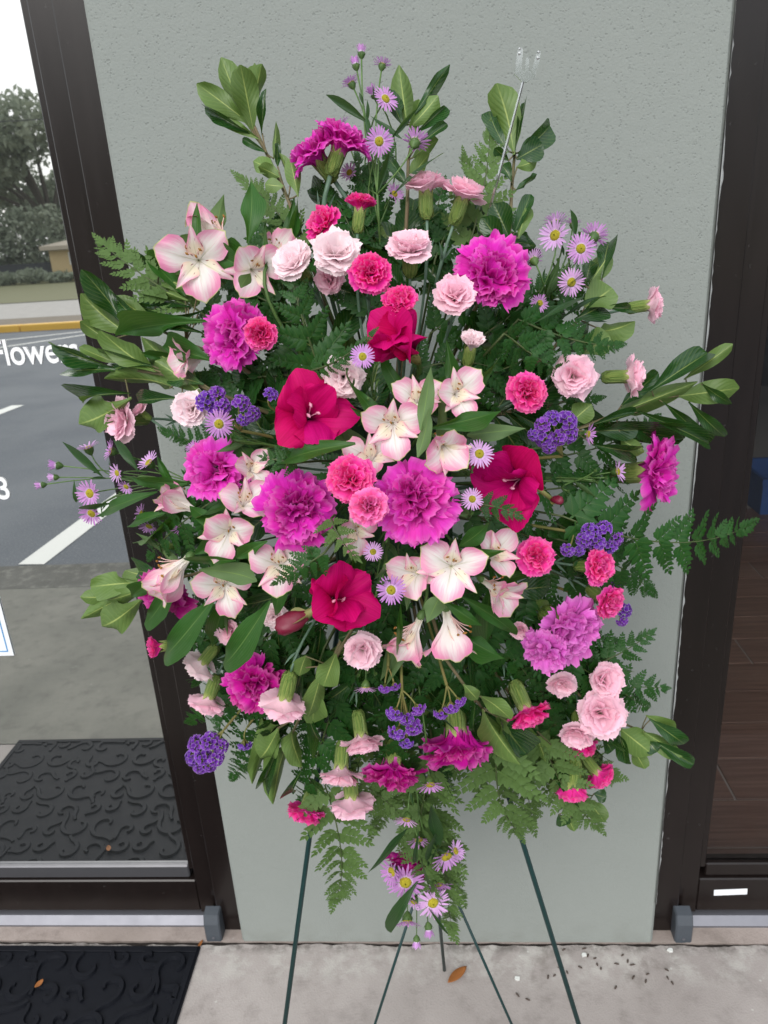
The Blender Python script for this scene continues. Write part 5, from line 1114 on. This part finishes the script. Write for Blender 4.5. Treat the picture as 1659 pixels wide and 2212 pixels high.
A_(388, 1090, 100, (-.82, -.3, .3), 'trumpet-shaped alstroemeria pointing outward above the ferns', .0, .62, ((405, 1044, 282, 1029, 42, 't', -.01, 0), (340, 1062, 217, 1110, 36, 't', -.01, 0), (357, 1108, 279, 1136, 30, 't', -.01, 0)), .3)
A_(532, 1085, 106, (.3, -.35, .85), 'alstroemeria squeezed between two magenta carnations', .02, .9, (), .2)
A_(492, 1152, 118, (-.15, .25, .95), 'speckled alstroemeria below the bright magenta carnation', .025, .95, ((555, 1255, 428, 1230, 48, 'u', .045, .05), (510, 1210, 396, 1208, 28, 't', .04, .04), (578, 1169, 510, 1206, 32, 't', .03, .03)), -.2)
A_(372, 1240, 120, (-.6, .6, .35), 'trumpet-shaped alstroemeria over the deep magenta carnation', .02, .66, ((347, 1250, 285, 1289, 32, 't', .03, .03),), .4)
A_(482, 1270, 122, (-.1, .25, .95), 'speckled alstroemeria between two long leaves, over the pillar edge', .01, 1.0, ((467, 1286, 354, 1418, 62, 't', .015, .03), (583, 1298, 482, 1436, 62, 't', .03, .04)), .1)
A_(602, 1222, 128, (-.1, .05, .97), 'speckled alstroemeria with a dark fern tip across it', .02, 1.0, (), .1)
A_(768, 1150, 96, (.0, .35, .9), 'alstroemeria peeping out under the coral carnations', .0, .95, (), .2)
A_(545, 1012, 84, (.2, -.2, .8), 'alstroemeria mostly hidden behind the bright magenta carnation', -.015, .9, (), .5)
A_(415, 772, 96, (-.75, .1, .4), 'alstroemeria mostly covered by a long dark leaf near the lettered glass', -.01, .7, (), .5)

# ------------------------------------------------------------------ purple statice
statice([(445, 866, 62, (-.2, -.3, .9)), (470, 845, 46, (.1, -.7, .6)), (482, 880, 48, (.2, .3, .8)), (522, 868, 50, (.2, -.4, .8)), (548, 895, 44, (.4, .2, .8)), (528, 908, 40, (.1, .6, .7))], (520, 930), 'purple statice cluster between the nearly white carnation and the gladiolus', .01)
statice([(586, 849, 44, (.3, -.7, .6))], (600, 890), 'single small purple statice tuft above the largest gladiolus', .01)
statice([(1170, 918, 48, (-.4, -.2, .8)), (1192, 900, 48, (-.1, -.6, .7)), (1228, 905, 58, (.4, -.5, .7)), (1232, 938, 54, (.5, .1, .8)), (1205, 948, 48, (.0, .4, .8)), (1172, 950, 50, (-.3, .5, .8)), (1185, 970, 40, (-.1, .7, .6)), (1150, 940, 36, (-.6, .2, .6))], (1215, 985), 'purple statice cluster above the crimson gladiolus by the pillar edge', .01)
statice([(1272, 1145, 50, (-.3, -.5, .8)), (1305, 1138, 48, (.1, -.6, .7)), (1332, 1160, 54, (.6, -.1, .7)), (1285, 1172, 54, (-.1, .3, .9)), (1318, 1182, 50, (.4, .4, .8)), (1258, 1168, 44, (-.5, .2, .8)), (1225, 1190, 42, (-.3, .5, .7)), (1250, 1192, 36, (0, .6, .7))], (1240, 1150), 'purple statice cluster in front of the large fern', .01)
statice([(1352, 1320, 44, (.5, .2, .7)), (1345, 1345, 34, (.3, .7, .5)), (1335, 1262, 36, (.5, -.4, .5))], (1290, 1300), 'purple statice peeping out behind the coral carnation pair', -.03)
statice([(420, 1605, 50, (-.6, -.2, .7)), (455, 1600, 54, (.1, -.3, .9)), (482, 1612, 40, (.6, .0, .7)), (412, 1640, 48, (-.6, .4, .6)), (440, 1635, 50, (-.1, .2, .95)), (470, 1640, 46, (.5, .4, .7)), (432, 1662, 42, (-.2, .8, .5)), (455, 1660, 36, (.2, .8, .5))], (485, 1575), 'large purple statice head hanging in front of the dark door frame', .0)
statice([(530, 1612, 42, (.1, .8, .3))], (535, 1570), 'small purple statice tuft beside the hanging pittosporum leaves', -.02)
statice([(830, 1490, 36, (-.1, .85, .35)), (853, 1485, 34, (.2, .85, .35))], (838, 1440), 'short purple statice tuft beside the downturned aster', .01)
statice([(850, 1545, 50, (-.3, .7, .5)), (905, 1535, 44, (.4, .7, .5)), (855, 1585, 52, (-.3, .7, .6)), (895, 1575, 52, (.3, .6, .7)), (878, 1608, 42, (0, .85, .5)), (878, 1555, 44, (0, .6, .8))], (868, 1490), 'long purple statice plume hanging above a nodding magenta carnation', .035)
statice([(950, 1545, 40, (-.3, .85, .3)), (975, 1532, 46, (.1, .85, .3)), (995, 1518, 38, (.5, .7, .4))], (965, 1480), 'purple statice tuft resting on the calyx of the wide magenta carnation', .03)

# ------------------------------------------------------------------ asters
S_ = aster
S_((815, 420), [(781, 112, 26, (0, -1, .1), 'b'), (768, 138, 26, (-.2, -1, .1), 'b'), (758, 178, 48, (-.4, -.85, .1), 's'), (826, 138, 46, (.15, -.95, .05), 's'), (834, 212, 66, (.35, -.5, .75), 'o'), (819, 305, 66, (0, -.1, 1), 'o', .015), (898, 305, 66, (.3, -.7, -.5), 's'), (735, 268, 50, (-.3, -.7, .2), 's', -.04), (754, 372, 46, (-.3, -.3, .6), 's', -.05), (853, 418, 48, (.3, -.3, .5), 's', -.05), (822, 320, 20, (.3, -.5, .5), 'g'), (806, 200, 30, (-.4, -.6, .4), 'b', -.02)],
   'lavender aster stem rising highest at the top of the spray', .0, 6, None, ((800, 270, 704, 205, 18), (868, 300, 800, 250, 14), (845, 300, 905, 230, 14), (800, 320, 790, 250, 12), (850, 420, 960, 330, 14)))
S_((1180, 640), [(1198, 508, 74, (-.4, -.2, .85), 's'), (1200, 478, 56, (-.1, -.85, -.2), 's'), (1255, 537, 70, (.15, -.05, 1), 'o', .02), (1285, 508, 66, (.3, -.5, -.45), 's'), (1235, 610, 66, (.25, .05, .9), 'o', .01), (1152, 560, 54, (-.3, -.6, -.4), 's'), (1166, 655, 44, (-.2, .1, .9), 's'), (1238, 482, 40, (.1, -.9, .1), 's'), (1254, 500, 26, (.2, -.7, .4), 'g'), (1225, 545, 22, (-.2, -.5, .7), 'g'), (1205, 560, 20, (0, -.4, .8), 'g')],
   'lavender aster cluster beside the upper magenta carnation', -.01, 10, None, ((1240, 520, 1232, 452, 9), (1200, 640, 1290, 570, 12), (1210, 690, 1310, 640, 14), (1150, 700, 1260, 640, 14)))
def one(x, y, d, f, kind, label, off=.03, hub=None, buds=(), leaves=2): S_(hub or (x + (850 - x) * .22, y + (1080 - y) * .22), [(x, y, d, f, kind)] + [(bx, by, 20, (.1, -.3, .8), 'g') for bx, by in buds], label, off, leaves)
one(783, 770, 60, (-.1, -.1, 1), 'o', 'aster with a yellow centre beside the folded gladiolus', .035, (795, 860), ((812, 785), (750, 797), (817, 820)), 3)
one(473, 916, 70, (0, .05, 1), 'o', 'aster just below the purple statice and the nearly white carnation', .03, (500, 950), ((505, 913), (500, 938)))
one(1036, 980, 68, (.1, -.1, .95), 'o', 'aster touching the crimson gladiolus beside the alstroemeria', .035, (1020, 1020), ((1022, 1008),))
one(1020, 1078, 54, (-.1, 0, .95), 'o', 'small aster beside the largest magenta carnation', .03, (1015, 1110), ((975, 1075), (1020, 1108)))
one(806, 1192, 48, (.05, 0, .97), 'o', 'smallest round aster, between the gladiolus and the largest magenta carnation', .02, (835, 1170), ((822, 1205), (816, 1242)), 4)
one(845, 1275, 70, (.05, .1, 1), 'o', 'aster beside the lowest gladiolus, overlapping an alstroemeria', .05, (830, 1230), ((828, 1258), (812, 1285)), 3)
one(1272, 938, 52, (.75, .1, .5), 's', 'side-facing aster next to the purple statice above the gladiolus', .02, (1230, 960), ((1258, 935),))
S_((1240, 1040), [(1336, 1018, 54, (.7, -.1, .5), 's'), (1288, 1015, 24, (.5, -.4, .5), 'g'), (1312, 1032, 24, (.6, 0, .5), 'g'), (1292, 1042, 22, (.6, .1, .5), 'g'), (1230, 1062, 24, (.6, .2, .5), 'g'), (1285, 1038, 20, (.6, .1, .5), 'g')], 'budding aster stem beside the side-facing magenta carnation', -.01, 5)
S_((300, 1040), [(190, 966, 56, (-.35, -.75, .3), 's'), (238, 974, 52, (-.75, -.2, .4), 's'), (320, 998, 58, (-.55, -.5, .5), 's', .01), (120, 1005, 28, (-.95, -.1, .2), 'b'), (115, 1031, 22, (-.95, 0, .2), 'b'), (88, 1048, 22, (-.95, .15, .2), 'b'), (193, 1066, 64, (-.5, .1, .8), 's', .01), (197, 1110, 58, (-.4, .4, .7), 's'), (252, 1022, 46, (-.6, .1, .6), 's', -.02), (222, 1115, 22, (.2, .4, .7), 'g')],
   'lavender aster stem reaching farthest over the mirrored parking lot', -.01, 4, None, ((222, 1030, 134, 954, 18), (300, 1020, 245, 950, 20), (165, 1085, 160, 1035, 12), (250, 1085, 180, 1100, 12)))
S_((390, 1090), [(304, 1108, 44, (-.7, -.3, .5), 's'), (322, 1138, 50, (-.3, .7, .5), 's'), (392, 1142, 44, (.1, .7, .5), 's'), (272, 1052, 40, (-.4, .5, .6), 's', -.03), (418, 966, 40, (-.5, -.5, .6), 's', -.03)], 'lower lavender aster stem in front of the dark door frame', -.02, 3)
one(790, 1486, 54, (0, .95, .1), 's', 'downturned aster below the round pale pink carnation', .01, (800, 1430), ((775, 1458), (796, 1450), (812, 1455)), 1)
one(930, 1697, 64, (.1, .75, .5), 's', 'drooping aster beside the nodding magenta carnation below the statice plume', .03, (925, 1630), (), 1)
S_((905, 1760), [(878, 1772, 58, (-.1, .75, .5), 's'), (905, 1816, 58, (.1, .7, .55), 's', .01), (845, 1884, 66, (-.6, .3, .6), 's', .02), (876, 1908, 90, (0, .5, .8), 'o', .035), (966, 1852, 80, (.3, .6, .6), 's', .03), (936, 1952, 80, (.15, .5, .8), 'o', .03), (880, 1992, 64, (0, .8, .4), 's', .02), (926, 2008, 28, (.1, .98, .1), 'b', .01), (948, 1912, 62, (.1, .75, .5), 's', .02), (900, 2034, 24, (0, 1, .1), 'b', .01), (985, 1838, 50, (.7, -.2, .6), 's', .03), (893, 1950, 48, (-.3, .7, .5), 's'), (908, 1825, 18, (.3, .8, .3), 'g')],
   'drooping lavender aster stem hanging lowest over the easel braces', .03, 3, None, ((880, 1790, 795, 1885, 22), (905, 1900, 845, 2015, 22), (930, 1740, 950, 1830, 26), (900, 1860, 905, 1790, 14), (925, 1870, 940, 1800, 16), (935, 1900, 905, 1840, 12), (925, 1960, 970, 2020, 7)))

# ------------------------------------------------------------------ greenery filling the body of the spray
USED = set()
def behind(kind, x, y):
    c = sorted(NEAR, key=lambda q: (q[0] - x) ** 2 + (q[1] - y) ** 2)
    for q in c:
        lab = kind + ' behind the ' + q[2]
        if lab not in USED and len(lab.split()) <= 15: USED.add(lab); return lab
FILL = [(850, 1310, 735, 1570, 190, 't'), (910, 1350, 1010, 1540, 190, 't'), (1000, 1330, 1150, 1480, 210, 't'), (1080, 1240, 1340, 1390, 200, 't'), (620, 1340, 420, 1430, 190, 't'), (580, 1390, 470, 1610, 180, 't'),
        (700, 1400, 690, 1640, 170, 't'), (1180, 990, 1420, 900, 170, 't'), (1150, 1060, 1370, 1010, 180, 't'), (930, 720, 1110, 470, 190, 't'), (800, 680, 700, 400, 180, 't'), (780, 560, 850, 320, 150, 't'), (620, 810, 420, 860, 170, 't'),
        (600, 950, 350, 930, 160, 't'), (1050, 720, 1190, 600, 170, 't'), (880, 600, 960, 390, 160, 't'), (1000, 1540, 955, 1720, 150, 't'), (1000, 1120, 1200, 1160, 170, 't'), (650, 1500, 520, 1560, 150, 't'), (820, 1450, 850, 1700, 180, 't'),
        (1130, 1430, 1230, 1600, 180, 't'), (560, 1230, 400, 1330, 170, 't'), (900, 800, 1080, 800, 170, 't'), (1100, 880, 1300, 860, 150, 't'), (600, 660, 470, 560, 150, 't'), (1060, 560, 1000, 330, 130, 'u'), (760, 1000, 640, 1150, 160, 't'), (960, 620, 870, 430, 150, 't'),
        (1100, 1340, 1290, 1450, 200, 't'), (1060, 1440, 1130, 1640, 210, 't'), (980, 1400, 1060, 1620, 200, 't'), (760, 1420, 760, 1660, 190, 't'), (620, 1420, 590, 1620, 180, 't'), (520, 1300, 420, 1480, 180, 't'), (900, 1450, 905, 1720, 180, 't'), (1180, 1230, 1350, 1250, 170, 't'),
        (700, 640, 600, 470, 170, 't'), (760, 660, 780, 430, 170, 't'), (1000, 820, 1180, 740, 180, 't'), (1020, 650, 1090, 480, 170, 't'), (560, 880, 400, 800, 170, 't'), (560, 1080, 420, 1080, 160, 't'), (1020, 1000, 1200, 980, 170, 't'), (930, 1230, 1080, 1330, 180, 't'), (640, 760, 520, 660, 170, 't'), (860, 900, 760, 760, 180, 't'),
        (740, 1250, 640, 1400, 180, 't'), (860, 1180, 820, 1360, 170, 't'), (940, 560, 1020, 420, 150, 't'), (1190, 1480, 1330, 1560, 160, 't'), (730, 1500, 650, 1740, 190, 't'), (1040, 1560, 1150, 1790, 230, 'u'), (820, 1560, 800, 1800, 170, 'u'), (1140, 1560, 1240, 1770, 190, 'u'), (580, 1420, 405, 1560, 190, 't'), (610, 1500, 500, 1680, 180, 't'), (1180, 1400, 1395, 1530, 180, 't'), (1150, 1500, 1340, 1680, 190, 'u'), (980, 1600, 900, 1770, 170, 'u'), (560, 720, 340, 590, 180, 't'), (620, 600, 560, 410, 150, 't'), (830, 540, 770, 330, 150, 't'), (1200, 1130, 1400, 1180, 190, 't'), (520, 1180, 350, 1230, 180, 't'), (1160, 660, 1290, 560, 150, 't'), (560, 1330, 380, 1400, 170, 't'), (915, 1690, 1000, 1940, 150, 'u'), (900, 1700, 850, 1880, 120, 'u'), (940, 1740, 975, 2010, 120, 'u')]
for k, F_ in enumerate(FILL):
    mx, my = (F_[0] + F_[2] * 2) / 3, (F_[1] + F_[3] * 2) / 3
    fern(*F_[:5], -.095 if k % 2 else -.07, -.055 if k % 3 else -.075, F_[5], behind('fern frond', mx, my), None, random.uniform(-.4, .4), 9, 100 + k)
FILLB = [[(800, 700), (770, 540), (750, 430)], [(700, 760), (600, 640), (560, 600)], [(980, 680), (1040, 560), (1060, 520)], [(1050, 900), (1180, 880), (1240, 860)], [(660, 900), (520, 830), (480, 800)], [(640, 1080), (460, 1180), (400, 1200)],
         [(1050, 1250), (1180, 1380), (1230, 1420)], [(820, 1350), (760, 1480), (750, 1530)], [(900, 1350), (920, 1520), (930, 1580)], [(880, 700), (880, 520), (880, 460)], [(650, 1250), (560, 1400), (530, 1450)], [(1000, 760), (1120, 700), (1180, 680)],
         [(1000, 1330), (1080, 1500), (1110, 1560)], [(700, 1330), (640, 1500), (620, 1540)], [(1040, 1120), (1200, 1180), (1260, 1200)], [(700, 960), (560, 980), (500, 980)], [(900, 900), (1000, 860), (1060, 840)], [(800, 900), (720, 780), (690, 740)], [(1080, 1350), (1180, 1500), (1220, 1560)], [(820, 1250), (800, 1390), (800, 1420)]]
for k, st_ in enumerate(FILLB):
    r = random.Random(k + 60); lv = []
    (x0, y0), (x1, y1), (x2, y2) = st_; L = math.hypot(x2 - x0, y2 - y0); ux, uy = (x2 - x0) / L, (y2 - y0) / L
    for j in range(16):
        t = r.uniform(.0, 1.0); bx, by = x0 + (x2 - x0) * t, y0 + (y2 - y0) * t; a = r.uniform(-1.25, 1.25); l = r.uniform(75, 125)
        dx, dy = ux * math.cos(a) - uy * math.sin(a), ux * math.sin(a) + uy * math.cos(a); lv.append((bx, by, bx + dx * l, by + dy * l, r.uniform(30, 50), 't' if r.random() < .85 else 'u', r.uniform(-.03, .02)))
    sprig(st_, lv, behind('dark pittosporum branch', (x0 + x2 * 2) / 3, (y0 + y2 * 2) / 3), -.085)
